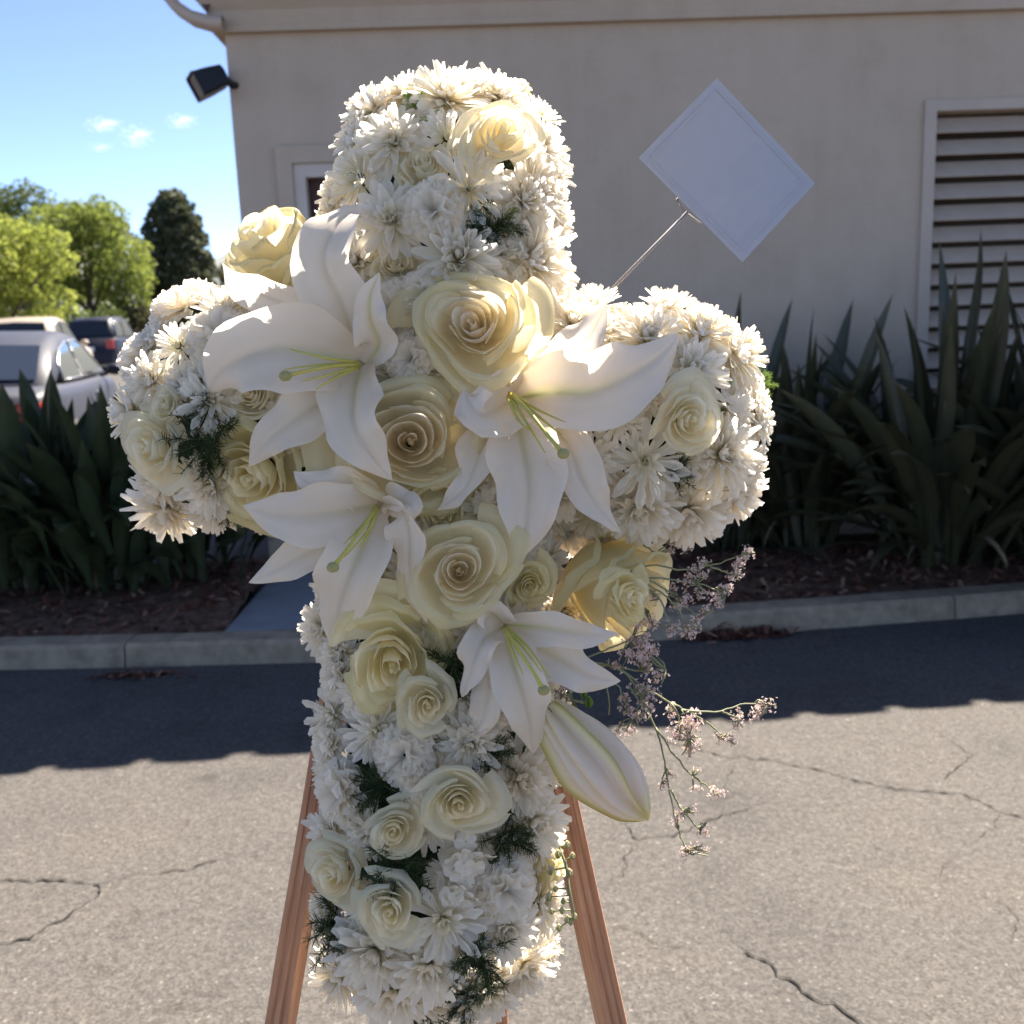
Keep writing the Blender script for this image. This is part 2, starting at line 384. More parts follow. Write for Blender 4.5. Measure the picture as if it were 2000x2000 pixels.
def reveal(a0, a1, z0, z1, dep):
    b.add([wpt(a0, 0, z0), wpt(a0, -dep, z0), wpt(a0, -dep, z1), wpt(a0, 0, z1)], [(0, 1, 2, 3)])
    b.add([wpt(a1, 0, z0), wpt(a1, 0, z1), wpt(a1, -dep, z1), wpt(a1, -dep, z0)], [(0, 1, 2, 3)])
    b.add([wpt(a0, 0, z1), wpt(a0, -dep, z1), wpt(a1, -dep, z1), wpt(a1, 0, z1)], [(0, 1, 2, 3)])
    b.add([wpt(a0, 0, z0), wpt(a1, 0, z0), wpt(a1, -dep, z0), wpt(a0, -dep, z0)], [(0, 1, 2, 3)])
reveal(AS[1], AS[2], 0, dz1 - .06, .16); reveal(AS[3], AS[4], vz0, vz1 - .06, .14)
b.add([wpt(0, 0, 0), wpt(0, 0, ZT), wpt(0, -7, ZT), wpt(0, -7, 0)], [(0, 1, 2, 3)])
b.add([wpt(LEN, 0, 0), wpt(LEN, -7, 0), wpt(LEN, -7, ZT), wpt(LEN, 0, ZT)], [(0, 1, 2, 3)])
b.add([wpt(0, -7, 0), wpt(0, -7, ZT), wpt(LEN, -7, ZT), wpt(LEN, -7, 0)], [(0, 1, 2, 3)])
bpart('wall', b.mesh('wall', M_STUCCO, False))
# cornice: moulded profile along the front and down the left side, mitred at the corner
prof = [(0, 0), (.055, .0), (.062, .03), (.058, .038), (.075, .10), (.11, .14), (.118, .15), (.118, .19), (.15, .22), (.15, .34), (.02, .34)]
b = MB(); V = []
for (o_, z) in prof: V += [wpt(-o_, -7, ZT + z), wpt(-o_, o_, ZT + z), wpt(LEN, o_, ZT + z)]
F = []
for i in range(len(prof) - 1): F += [(3 * i, 3 * i + 1, 3 * i + 4, 3 * i + 3), (3 * i + 1, 3 * i + 2, 3 * i + 5, 3 * i + 4)]
b.add(V, F); bpart('cornice', b.mesh('cornice', M_STUCCO, False))
# roof: sloped slab with a row of barrel tiles along the eave
b = MB(); ov = .42; sl = .34
def rpt(a, o_, z): return wpt(a, o_ - .05 * a, z + (ov - o_) * sl)
zr = ZT + .36
b.add([rpt(-.45, ov, zr), rpt(LEN, ov, zr), rpt(LEN, -4, zr), rpt(-.45, -4, zr), rpt(-.45, ov, zr + .05), rpt(LEN, ov, zr + .05), rpt(LEN, -4, zr + .05), rpt(-.45, -4, zr + .05)],
      [(0, 3, 2, 1), (4, 5, 6, 7), (0, 1, 5, 4), (3, 0, 4, 7)])
roof = bpart('roof', b.mesh('roof', M_TILE, False))
b = MB(); V = []; F = []
for i in range(11):
    th = math.pi * i / 10
    for o_ in (ov + .03, -4): V.append(Vector((.13 * math.cos(th), 0, 0)) if False else (.14 * math.cos(th), o_, .034 * math.sin(th) - (o_ - ov) * sl))
F = [(2 * i, 2 * i + 2, 2 * i + 3, 2 * i + 1) for i in range(10)]; F.append(tuple(2 * i for i in range(11)))
b.add(V, F); tile = b.mesh('roof_tile', M_TILE)
for k in range(int((LEN + .3) / .34)):
    q = WC + wdir * (-.32 + k * .34) - wnor * .05 * (-.32 + k * .34); o = link('roof_tile', tile, roof)
    m = Matrix.Identity(4)
    for i in range(3): m[i][0], m[i][1], m[i][2] = wdir[i], wnor[i], (0, 0, 1)[i]
    rx_ = rng.normal(0, .006); m[0][3], m[1][3], m[2][3] = q[0] - WC[0] + rx_, q[1] - WC[1] , zr + .05
    o.matrix_local = Matrix.Translation(Vector(WC)) @ m if False else Matrix.Translation(Vector((WC[0], WC[1], 0))) @ m
# curved end of the gutter at the corner
b = MB(); V = []
arc = [(-.10, .60), (-.29, .52), (-.325, .40), (-.32, .28), (-.29, .17), (-.23, .09), (-.15, .035), (-.05, .005), (.02, .0)]
th_ = .055
for i, (a, z) in enumerate(arc):
    p0 = np.array(arc[max(i - 1, 0)]); p1 = np.array(arc[min(i + 1, len(arc) - 1)]); t = (p1 - p0) / np.linalg.norm(p1 - p0)
    nn = np.array([-t[1], t[0]])
    for o_ in (.16, .02):
        V += [wpt(a, o_, ZT + z), wpt(a + nn[0] * th_, o_, ZT + z + nn[1] * th_)]
F = []
for i in range(len(arc) - 1):
    q = 4 * i; F += [(q, q + 1, q + 5, q + 4), (q + 2, q + 6, q + 7, q + 3), (q, q + 4, q + 6, q + 2), (q + 1, q + 3, q + 7, q + 5)]
b.add(V, F); bpart('gutter_end', b.mesh('gutter_end', M_TRIM, True))
b = MB()
b.add([wpt(-.27, .10, ZT + .42), wpt(-.06, .10, ZT + .09), wpt(-.02, .10, ZT + .16), wpt(-.18, .10, ZT + .46)] + [wpt(-.27, .03, ZT + .42), wpt(-.06, .03, ZT + .09), wpt(-.02, .03, ZT + .16), wpt(-.18, .03, ZT + .46)],
      [(0, 1, 2, 3), (4, 7, 6, 5), (0, 4, 5, 1), (3, 2, 6, 7)])
bpart('gutter_strap', b.mesh('gutter_strap', M_DOOR, False))
# louvred vent
def wbox(b, a0, a1, o0, o1, z0, z1):
    V = [wpt(a, o_, z) for a in (a0, a1) for o_ in (o0, o1) for z in (z0, z1)]
    b.add(V, [(0, 1, 3, 2), (4, 6, 7, 5), (0, 4, 5, 1), (2, 3, 7, 6), (0, 2, 6, 4), (1, 5, 7, 3)])
vent = bpart('vent', None)
vent.matrix_parent_inverse = Matrix.Identity(4)
def vpart(name, me): o = link(name, me, vent); o.matrix_parent_inverse = Matrix.Translation(-Vector(WC)); return o
b = MB(); A0, A1, Z1 = AS[3], AS[4], vz1 - .06
wbox(b, A0 - .07, A0 - .002, -.01, .02, vz0 - .06, Z1 + .06); wbox(b, A1 + .002, A1 + .07, -.01, .02, vz0 - .06, Z1 + .06)
wbox(b, A0 - .002, A1 + .002, -.01, .018, Z1 + .002, Z1 + .058); wbox(b, A0 - .002, A1 + .002, -.01, .018, vz0 - .06, vz0 - .002)
vpart('frame', b.mesh('vent_frame', M_TRIM, False))
b = MB(); wbox(b, A0 + .002, A1 - .002, -.16, -.135, vz0, Z1); vpart('backing', b.mesh('vent_backing', M_DARK, False))
ns = 13; pitch = (Z1 - vz0) / ns
b = MB(); V = [wpt(a, o_, z) for a in (A0 + .004, A1 - .004) for (o_, z) in ((-.005, -pitch * .46), (-.001, -pitch * .41), (-.075, pitch * .31), (-.08, pitch * .26))]
b.add(V, [(0, 4, 5, 1), (1, 5, 6, 2), (2, 6, 7, 3), (3, 7, 4, 0), (0, 1, 2, 3), (4, 7, 6, 5)])
slat = b.mesh('vent_slat', M_SLAT, False)
for k in range(ns):
    o = vpart('slat', slat); o.location = (0, 0, vz0 + pitch * (k + .5))
# doorway
b = MB(); DA0, DA1, DZ = AS[1], AS[2], dz1 - .06
oa, oz = WALL(538, 288); e1 = da - .0
wbox(b, oa, da - .002, -.01, .03, .11, oz); wbox(b, DA1 + .05, DA1 + .05 + (da - oa), -.01, .03, .11, oz)
wbox(b, da - .002, DA1 + .05, -.01, .029, dz1 + .0, oz - .001)
bpart('door_surround', b.mesh('door_surround', M_STUCCO, False))
b = MB(); wbox(b, da, DA0 + .015, -.08, .012, .11, DZ + .05); wbox(b, DA1 - .015, DA1 + .048, -.08, .012, .11, DZ + .05); wbox(b, DA0 + .015, DA1 - .015, -.08, .011, DZ - .015, DZ + .05)
wbox(b, da, DA1 + .048, -.01, .010, DZ + .051, dz1 - .002)
bpart('door_frame', b.mesh('door_frame', M_TRIMW, False))
b = MB(); wbox(b, DA0 + .001, DA1 - .001, -.15, -.11, .11, DZ - .001)
for (z0, z1) in ((.3, .95), (1.1, 1.9)):
    wbox(b, DA0 + .15, DA1 - .15, -.112, -.098, z0, z1)
door = bpart('door', b.mesh('door', M_DOOR, False))
b = MB(); b.ball(wpt(DA0 + .1, -.06, 1.05), .03); b.tube([wpt(DA0 + .1, -.11, 1.05), wpt(DA0 + .1, -.06, 1.05)], .012); link('handle', b.mesh('handle', M_TRIM), door).matrix_parent_inverse = Matrix.Identity(4)

# black spotlight at the corner
la, lz = WALL(408, 160, .1); lp = np.array(wpt(la, .10, lz))
lamp = thing('spotlight', 'black box spotlight fixed under the cornice at the building corner', 'spotlight', lp)
ax = nrm(Rv * -.72 + Uv * -.50 + Fv * -.42); s1 = nrm(np.cross(ax, Uv)); s2 = np.cross(s1, ax)
V = []
for (t, r) in ((-0.0978, 0.0360), (-0.0850, 0.0528), (0.0000, 0.0624), (0.0723, 0.0664), (0.0850, 0.0688), (0.0850, 0.0592), (0.0748, 0.0576)):
    for (u, v) in ((-1, -.8), (-.8, -1), (.8, -1), (1, -.8), (1, .8), (.8, 1), (-.8, 1), (-1, .8)): V.append(ax * t + s1 * u * r + s2 * v * r)
F = [tuple(range(7, -1, -1))]
for i in range(6):
    for k in range(8): F.append((8 * i + k, 8 * i + (k + 1) % 8, 8 * i + 8 + (k + 1) % 8, 8 * i + 8 + k))
link('housing', mesh_of('housing', V, F, M_BLACK, False), lamp)
V = [ax * .0755 + s1 * u * .0565 + s2 * v * .0565 for (u, v) in ((-1, -1), (1, -1), (1, 1), (-1, 1))]
link('lens', mesh_of('lens', V, [(0, 1, 2, 3)], M_LENS, False), lamp)
b = MB(); b.tube([-ax * .08, np.array(wpt(max(0.02, la + .1), .02, lz)) - lp, np.array(wpt(max(.03, la + .12), -.01, lz)) - lp], .022, 8); link('bracket', b.mesh('bracket', M_BLACK), lamp)

# ------------------------------------------------------------------ STRAP LEAVED PLANTS
def sword_mesh(L, W, e0, e1, mat, fold=.28, twist=0.0, name='leaf'):
    nl, nw = 10, 5; V = []; T = []; p = np.zeros(3)
    for i in range(nl):
        s = i / (nl - 1); e = e0 + (e1 - e0) * s ** 1.6
        t = np.array([math.cos(e), 0, math.sin(e)])
        if i: p = p + t * L / (nl - 1)
        w = W * .5 * np.interp(s, [0, .12, .3, .5, .65, .8, .92, 1.0], [.34, .36, .62, .95, 1.0, .78, .38, .02])
        n = np.array([-math.sin(e), 0, math.cos(e)]); sd = np.array([0, 1, 0]); a = twist * s
        sd, n = sd * math.cos(a) + n * math.sin(a), n * math.cos(a) - sd * math.sin(a)
        for j in range(nw):
            u = -1 + 2 * j / (nw - 1); V.append(p + sd * u * w + n * abs(u) * w * fold); T.append((.1 + .5 * s * (1 - abs(u)) if u else .6) if s < .95 else 1.0)
    return mesh_of(name, V, grid_faces(nl, nw), mat, True, T)
R_ = math.radians
UPRIGHT = [sword_mesh(L, W, R_(a), R_(b_), M_LEAF, .26, tw) for (L, W, a, b_, tw) in
           [(1.25, .105, 87, 76, .3), (1.45, .095, 82, 50, -.5), (1.2, .11, 76, 34, .6), (1.35, .095, 74, 10, -.3), (1.1, .105, 66, 30, .7), (1.25, .10, 60, 14, -.6), (1.0, .095, 52, 12, .4), (1.05, .09, 44, 0, -.8), (1.5, .105, 88, 74, .9), (1.15, .10, 70, 2, .5), (.9, .09, 34, -8, .3), (1.3, .09, 80, 30, 1.2), (.95, .085, 24, -14, -.4)]]
BROAD = [sword_mesh(L * .66, W * .86, R_(a), R_(b_), M_LEAF2, .22, tw) for (L, W, a, b_, tw) in
         [(.95, .12, 84, 70, .4), (1.05, .11, 80, 58, -.5), (.85, .13, 74, 44, .7), (.8, .115, 66, 20, -.6), (.9, .12, 70, 5, .3), (.6, .10, 50, -25, -.4), (.7, .11, 58, -10, .8)]]
DRYL = sword_mesh(.7, .03, R_(55), R_(-50), M_DRY, .2, .5)
def plant(name, label, group, base, meshes, n, sc_, spread=.10, dry=2, azr=None):
    t = thing(name, label, 'plant', base, group=group)
    for k in range(n):
        kk = int(rng.integers(len(meshes)))
        o = link('leaf', meshes[kk], t); a = rng.random() * 6.28 if azr is None else azr(k)
        r = spread * math.sqrt(rng.random()); zl = (.30 * rng.random() if 4 <= kk <= 10 or kk == 12 else .04 * rng.random()) if meshes is UPRIGHT else .47 * rng.random() ** .8
        o.location = (r * math.cos(a) + rng.normal(0, .03), r * math.sin(a) + rng.normal(0, .03), zl - .03)
        s = sc_ * (.82 + .36 * rng.random()); o.scale = (s, s * (.85 + .4 * rng.random()), s)
        o.rotation_euler = (rng.normal(0, .13), rng.normal(0, .13), a)
    for k in range(7 if meshes is UPRIGHT else 3):
        b = MB(); a = rng.random() * 6.28; r = spread * .8 * rng.random(); p0 = np.array([r * math.cos(a), r * math.sin(a), -.03]); b.tube([p0, p0 * 1.15 + np.array([0, 0, .22]), p0 * 1.25 + np.array([rng.normal(0, .03), rng.normal(0, .03), .45])], [.024, .02, .012], 6)
        link('stem', b.mesh('plant_stem', M_STALK), t)
    for k in range(dry):
        o = link('dry_leaf', DRYL, t); o.rotation_euler = (0, 0, rng.random() * 6.28); s = .7 + .4 * rng.random(); o.scale = (s, s, s)
    return t
def zb(p): p = np.array(p); p[2] = .12; return p
gs = 'strap leaved plants in the bed by the wall'
plant('strap_plant', 'tall dark strap leaved plant in front of the louvred vent', gs, zb(G(1850, 1095, .12)), UPRIGHT, 135, .90, .28, 9)
plant('strap_plant', 'strap leaved plant cut by the right frame edge beside the vent', gs, zb(G(2090, 1085, .12)), UPRIGHT, 115, .92, .28, 6)
plant('strap_plant', 'lower arching strap leaved plant between the right cross arm and the vent plant', gs, zb(G(1560, 1062, .12)), UPRIGHT, 110, .74, .28, 5)
plant('strap_plant', 'strap leaved plant mostly hidden behind the right arm of the cross', gs, zb(G(1420, 1068, .12)), UPRIGHT, 95, .73, .24, 3)
gl = 'dark broad leaved plants left of the walkway'
for (px, py, n, s, lab) in [(60, 1150, 78, 1.12, 'dark leafy clump at the left frame edge in front of the silver car'),
                            (215, 1160, 87, 1.08, 'dark leafy clump right of the silver car, below the left cross arm'),
                            (385, 1140, 69, .88, 'shorter dark leafy clump beside the concrete walkway'),
                            (-90, 1130, 69, 1.1, 'dark leafy clump cut off by the left frame edge'),
                            (130, 1085, 69, 1.08, 'dark leafy clump set back behind its neighbours toward the parked cars'),
                            (320, 1080, 60, .98, 'dark leafy clump set back near the corner of the building')]:
    plant('leafy_plant', lab, gl, zb(G(px, py, .12)), BROAD, int(n * 1.6), s * .93, .26, 1)

# ------------------------------------------------------------------ TREES AND HILLS
def crown_mesh(name, blobs, n, leaf, mat, flat=0.0):
    b = MB(); tot = sum(bb[3] * bb[4] * bb[5] for bb in blobs) ** 1.0
    for (x, y, z, rx, ry, rz) in blobs:
        for k in range(max(30, int(n * (rx * ry * rz) / tot))):
            d = nrm(rng.normal(size=3)); r = (0.55 + .5 * rng.random() ** .6) * (1 + .12 * math.sin(5 * d[0] + 7 * d[2] + x))
            c = np.array([x, y, z]) + d * r * np.array([rx, ry, rz])
            u = nrm(rng.normal(size=3)); v = nrm(np.cross(u, rng.normal(size=3))); s = leaf * (.6 + .8 * rng.random())
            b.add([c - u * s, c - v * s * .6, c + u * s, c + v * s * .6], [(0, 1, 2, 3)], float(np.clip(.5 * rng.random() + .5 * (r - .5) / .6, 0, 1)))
    return b.mesh(name, mat, False)
def tree(label, name, px, py_base, dist, blobs, n, leaf, mat, hgt, rad, group='trees beyond the car park'):
    base = AT(px, py_base, dist); base[2] = 0
    t = thing(name, label, 'tree', base, group=group)
    b = MB(); b.tube([(0, 0, 0), (.05, 0, hgt * .3), (-.05, .05, hgt * .6), (0, 0, hgt * .85)], [rad, rad * .8, rad * .55, rad * .15], 8)
    link('trunk', b.mesh('trunk', M_BARK), t)
    b = MB()
    for q in blobs[:7]: b.tube([(0, 0, hgt * .35), (q[0] * .5, q[1] * .5, (hgt * .4 + q[2]) / 2 + .2), (q[0] * .9, q[1] * .9, q[2])], [rad * .45, rad * .3, rad * .1], 5)
    link('limb', b.mesh('limb', M_BARK), t)
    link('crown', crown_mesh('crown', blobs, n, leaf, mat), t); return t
def blobs(cx, cz, rx, rz, n, br, seed):
    r = random.Random(seed); out = [(cx, 0, cz, rx * .62, rx * .6, rz * .62)]
    for k in range(n):
        a = r.random() * 6.28; e = r.uniform(-.75, 1.0) * 1.3; q = .72 + .3 * r.random()
        s = br * (.7 + .6 * r.random())
        out.append((cx + rx * q * math.cos(a) * math.cos(e), rx * .8 * q * math.sin(a) * math.cos(e), cz + rz * q * math.sin(e), s, s, s * .8))
    return out
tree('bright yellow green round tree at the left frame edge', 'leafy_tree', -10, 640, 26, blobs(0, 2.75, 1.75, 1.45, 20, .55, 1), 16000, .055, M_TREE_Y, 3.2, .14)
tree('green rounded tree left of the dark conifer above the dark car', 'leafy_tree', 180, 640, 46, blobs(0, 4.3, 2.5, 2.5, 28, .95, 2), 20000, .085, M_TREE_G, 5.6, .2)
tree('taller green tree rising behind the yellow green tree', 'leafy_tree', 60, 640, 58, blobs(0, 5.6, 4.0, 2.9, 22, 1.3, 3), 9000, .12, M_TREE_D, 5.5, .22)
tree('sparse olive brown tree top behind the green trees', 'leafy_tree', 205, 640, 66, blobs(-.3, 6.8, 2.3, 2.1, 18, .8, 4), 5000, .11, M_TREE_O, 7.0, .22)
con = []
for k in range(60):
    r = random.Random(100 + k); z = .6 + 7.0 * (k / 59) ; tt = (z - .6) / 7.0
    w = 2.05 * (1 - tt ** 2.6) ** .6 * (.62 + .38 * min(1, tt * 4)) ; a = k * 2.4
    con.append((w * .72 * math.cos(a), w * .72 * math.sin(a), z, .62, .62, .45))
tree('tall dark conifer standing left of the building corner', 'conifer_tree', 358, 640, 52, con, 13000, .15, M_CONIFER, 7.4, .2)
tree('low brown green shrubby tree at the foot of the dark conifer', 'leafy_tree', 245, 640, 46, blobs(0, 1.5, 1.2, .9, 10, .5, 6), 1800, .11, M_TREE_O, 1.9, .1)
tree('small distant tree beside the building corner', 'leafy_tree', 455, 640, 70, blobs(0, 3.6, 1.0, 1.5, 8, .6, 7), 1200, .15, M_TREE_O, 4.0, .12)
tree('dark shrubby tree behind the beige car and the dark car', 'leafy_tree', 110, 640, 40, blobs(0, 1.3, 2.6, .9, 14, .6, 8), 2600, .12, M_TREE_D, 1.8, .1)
V = []; F = []; hx = np.linspace(-1500, 700, 90)
for i, x in enumerate(hx):
    y = 1500.0; h = 122 + 18 * math.sin(x * .006 + 1) + 14 * math.sin(x * .017) + 6 * math.sin(x * .05) + rng.normal(0, 1.2)
    V += [(x, y - 260, 0), (x, y - 120, h * .55), (x, y, h), (x, y + 300, 0)]
F = [(4 * i + j, 4 * i + 4 + j, 4 * i + 5 + j, 4 * i + 1 + j) for i in range(89) for j in range(3)]
tag(link('hills', mesh_of('hills', V, F, M_HILL)), kind='structure')

# small fair weather clouds
def cloud(px, py, dist, sx, sz):
    m = bpy.data.materials.get('cloud_vapour')
    if m is None:
        m = bpy.data.materials.new('cloud_vapour'); m.use_nodes = True; t = m.node_tree; t.nodes.clear()
        o = t.nodes.new('ShaderNodeOutputMaterial'); v = t.nodes.new('ShaderNodeVolumePrincipled')
        v.inputs['Color'].default_value = (1, 1, 1, 1); v.inputs['Anisotropy'].default_value = .5
        tc = t.nodes.new('ShaderNodeTexCoord'); n = t.nodes.new('ShaderNodeTexNoise'); n.inputs['Scale'].default_value = 2.6; n.inputs['Detail'].default_value = 4
        t.links.new(tc.outputs['Object'], n.inputs[0])
        ln = t.nodes.new('ShaderNodeVectorMath'); ln.operation = 'LENGTH'; t.links.new(tc.outputs['Object'], ln.inputs[0])
        s = t.nodes.new('ShaderNodeMath'); s.operation = 'SUBTRACT'; n_ = t.nodes.new('ShaderNodeMath'); n_.operation = 'MULTIPLY_ADD'; n_.inputs[1].default_value = 2.2; n_.inputs[2].default_value = -.80; t.links.new(n.outputs[0], n_.inputs[0]); t.links.new(n_.outputs[0], s.inputs[0])
        k = t.nodes.new('ShaderNodeMath'); k.operation = 'MULTIPLY'; k.inputs[1].default_value = .5; t.links.new(ln.outputs['Value'], k.inputs[0]); t.links.new(k.outputs[0], s.inputs[1])
        q = t.nodes.new('ShaderNodeMath'); q.operation = 'MULTIPLY'; q.inputs[1].default_value = .05; q.use_clamp = True; t.links.new(s.outputs[0], q.inputs[0])
        t.links.new(q.outputs[0], v.inputs['Density']); t.links.new(v.outputs[0], o.inputs['Volume'])
    b = MB(); b.ball((0, 0, 0), 1.0, 14, 8); o = link('cloud', b.mesh('cloud', m)); o.location = AT(px, py, dist); o.scale = (sx, sx * .7, sz)
    return tag(o, kind='stuff')
cloud(203, 243, 2500, 52, 20); cloud(268, 266, 2500, 46, 30); cloud(355, 236, 2500, 44, 20); cloud(196, 288, 2500, 34, 12)

# ------------------------------------------------------------------ CARS
def paint(name, c, metal=.4, rough=.3): return plain(name, c, rough, metal, .5, .03, 3, coat=.6)
M_SILVER = plain('silver_paint', (.034, .036, .052), .5, 0, .25, .03, 3); M_BEIGE = paint('beige_paint', (.46, .38, .30), .1); M_NAVY = plain('navy_paint', (.012, .014, .03), .45, 0, .3, .03, 3)
M_GLASS = plain('car_glass', (.012, .014, .018), 0.04, 0, .9, 0); M_TYRE = plain('tyre', (.02, .02, .02), .8); M_RIM = plain('rim', (.45, .45, .46), .3, .9)
M_RED = plain('tail_red', (.45, .015, .012), .2, 0, .6, .05); M_WHITE = plain('lamp_white', (.75, .75, .74), .2); M_PLATE = plain('plate', (.62, .62, .60), .5)
def car(label, pos, heading, paintm, L, W, prof_s, cab, sidewin, wheel_r=.33, plate=True):
    """prof_s: shoulder line [(x,z)], cab: roof outline [(x,z)] from tail glass base to windscreen base"""
    t = thing('parked_car', label, 'car', pos, group='cars in the car park'); t.rotation_euler = (0, 0, heading)
    hw = W / 2
    zs = lambda x: float(np.interp(x, [p[0] for p in prof_s], [p[1] for p in prof_s]))
    ww = lambda x: hw * (1 - .16 * max(0, (abs(x) - L * .36) / (L * .14)) ** 2)
    xs = sorted(set(list(np.linspace(-L / 2, L / 2, 24)) + [p[0] for p in prof_s])); V = []; F = []
    for x in xs:
        w, z = ww(x), zs(x)
        half = [(w * .93, .22), (w, .45), (w * .995, z - .12), (w * .965, z - .04), (w * .90, z)]
        V += [(x, yy, zz) for yy, zz in half] + [(x, 0, z + .02)] + [(x, -yy, zz) for yy, zz in reversed(half)]
    n = 11
    for i in range(len(xs) - 1):
        for j in range(n - 1): F.append((i * n + j, (i + 1) * n + j, (i + 1) * n + j + 1, i * n + j + 1))
    F += [tuple(range(n)), tuple((len(xs) - 1) * n + j for j in range(n - 1, -1, -1))]
    body = link('body', mesh_of('car_body', V, F, paintm), t)
    zt = max(p[1] for p in cab)
    yw = lambda z: hw * (.90 - .17 * np.clip((z - .95) / (zt - .95), 0, 1))
    V = []; F = []
    for (x, z) in cab:
        y = yw(z); V += [(x, y, zs(x) - .02), (x, yw((z + zs(x)) / 2) + .02, (z + zs(x)) / 2), (x, y, z - .03), (x, y * .82, z + .015), (x, 0, z + .035), (x, -y * .82, z + .015), (x, -y, z - .03), (x, -yw((z + zs(x)) / 2) - .02, (z + zs(x)) / 2), (x, -y, zs(x) - .02)]
    for i in range(len(cab) - 1):
        for j in range(8): F.append((i * 9 + j, (i + 1) * 9 + j, (i + 1) * 9 + j + 1, i * 9 + j + 1))
    F += [tuple(range(9)), tuple((len(cab) - 1) * 9 + j for j in range(8, -1, -1))]
    link('roof', mesh_of('car_roof', V, F, paintm), t)
    def screen(name, i0, i1, t0, t1):
        A, B = np.array(cab[i0]), np.array(cab[i1]); V = []
        nrm2 = np.array([-(B - A)[1], (B - A)[0]]); nrm2 = nrm2 / np.linalg.norm(nrm2)
        if nrm2[1] < 0: nrm2 = -nrm2
        for k in range(4):
            q = A + (B - A) * (t0 + (t1 - t0) * k / 3); y = yw(q[1]) * .86; q = q + nrm2 * .03
            for s in (-1, -.5, 0, .5, 1): V.append((q[0], y * s, q[1] + .03 * (1 - abs(s)) + .006))
        link(name, mesh_of('car_' + name, V, grid_faces(4, 5), M_GLASS), t)
    screen('rear_window', 0, 1, .12, .93); screen('windscreen', len(cab) - 1, len(cab) - 2, .1, .93)
    for poly in sidewin:
        for s in (1, -1):
            V = [(x, s * (yw(z) + .026 + .0 * z), z) for (x, z) in poly]
            link('side_window', mesh_of('side_window', V, [tuple(range(len(V)))[::s]], M_GLASS, False), t)
            b = MB(); b.tube(V + [V[0]], .012, 4); link('window_trim', b.mesh('window_trim', M_RIM), t)
    for x in (-L * .30, L * .31):
        for s in (1, -1):
            b = MB(); b.tube([(x, s * (hw - .20), wheel_r), (x, s * (hw + .005), wheel_r)], wheel_r, 20); wl = link('wheel', b.mesh('wheel', M_TYRE), t)
            b = MB(); b.tube([(x, s * (hw - .1), wheel_r), (x, s * (hw + .015), wheel_r)], wheel_r * .62, 14); link('rim', b.mesh('rim', M_RIM), wl)
    for s in (1, -1):
        zz = zs(-L / 2) - .2; y0 = ww(-L / 2)
        b = MB(); b.box(-L / 2 - .02, -L / 2 + .28, s * (y0 * .72), s * (y0 + .025), zz - .14, zz + .16); link('tail_light', b.mesh('tail_light', M_RED, False), t)
        b = MB(); b.box(L / 2 - .25, L / 2 + .015, s * (y0 * .66), s * (y0 + .01), .6, .74); link('headlight', b.mesh('headlight', M_WHITE, False), t)
        xm = cab[-1][0] - .45; b = MB(); b.ball((xm, s * (hw + .08), zs(xm) + .07), .1, 8, 5, sq=(.6, 1, .7)); b.tube([(xm, s * (hw * .9), zs(xm)), (xm, s * (hw + .05), zs(xm) + .05)], .02, 5); link('mirror', b.mesh('mirror', paintm), t)
        xm = 0.1; b = MB(); b.box(xm - .1, xm + .1, s * (ww(xm) - .01), s * (ww(xm) + .03), zs(xm) - .17, zs(xm) - .14); link('door_handle', b.mesh('door_handle', M_RIM, False), t)
    b = MB(); b.box(-L / 2 - .07, -L / 2 + .1, -hw * .84, hw * .84, .34, .58); link('bumper', b.mesh('bumper', paintm, False), t)
    b = MB(); b.box(-L / 2 - .025, -L / 2 + .02, -.17, .17, zs(-L / 2) - .42, zs(-L / 2) - .26); link('number_plate', b.mesh('number_plate', M_PLATE, False), t)
    return t
def cpos(px, dist): p = AT(px, 640, dist); p[2] = 0; return p
car('silver car with a rounded roofline parked behind the left leafy plants', cpos(-8, 10.6), R_(103), M_SILVER, 4.5, 1.8,
    [(-2.25, .92), (-1.9, 1.0), (-.5, .97), (.9, .95), (1.5, .92), (2.1, .78), (2.25, .6)],
    [(-1.85, .98), (-.95, 1.34), (-.5, 1.43), (.1, 1.46), (.5, 1.41), (1.45, .96)],
    [[(-1.25, 1.02), (-1.15, 1.18), (-.85, 1.30), (-.4, 1.37), (-.25, 1.37), (-.25, 1.0)], [(-.2, 1.0), (-.2, 1.37), (.2, 1.37), (.55, 1.30), (.95, 1.1), (1.1, 1.0)]])
car('beige car with a dark rear window parked beyond the silver car', cpos(62, 24), R_(101), M_BEIGE, 4.9, 1.85,
    [(-2.45, 1.06), (-1.5, 1.08), (.9, 1.07), (1.4, 1.06), (2.2, .98), (2.45, .7)],
    [(-1.62, 1.06), (-1.38, 1.66), (-1.0, 1.74), (-.2, 1.76), (.2, 1.70), (1.1, 1.06)],
    [[(-1.1, 1.12), (-1.0, 1.62), (-.55, 1.66), (-.55, 1.12)], [(-.45, 1.12), (-.45, 1.66), (.1, 1.64), (.72, 1.14)]])
car('dark navy car with red tail light and pale number plate, farthest in the car park', cpos(204, 37), R_(97), M_NAVY, 4.6, 1.85,
    [(-2.3, 1.1), (-2.0, 1.12), (1.0, 1.06), (2.1, .95), (2.3, .7)],
    [(-2.2, 1.1), (-1.85, 1.72), (-1.4, 1.80), (-.2, 1.82), (.3, 1.75), (1.2, 1.06)],
    [[(-1.8, 1.16), (-1.55, 1.66), (-.7, 1.70), (-.7, 1.14)], [(-.6, 1.14), (-.6, 1.70), (.1, 1.66), (.8, 1.12)]])
rng = np.random.default_rng(23)
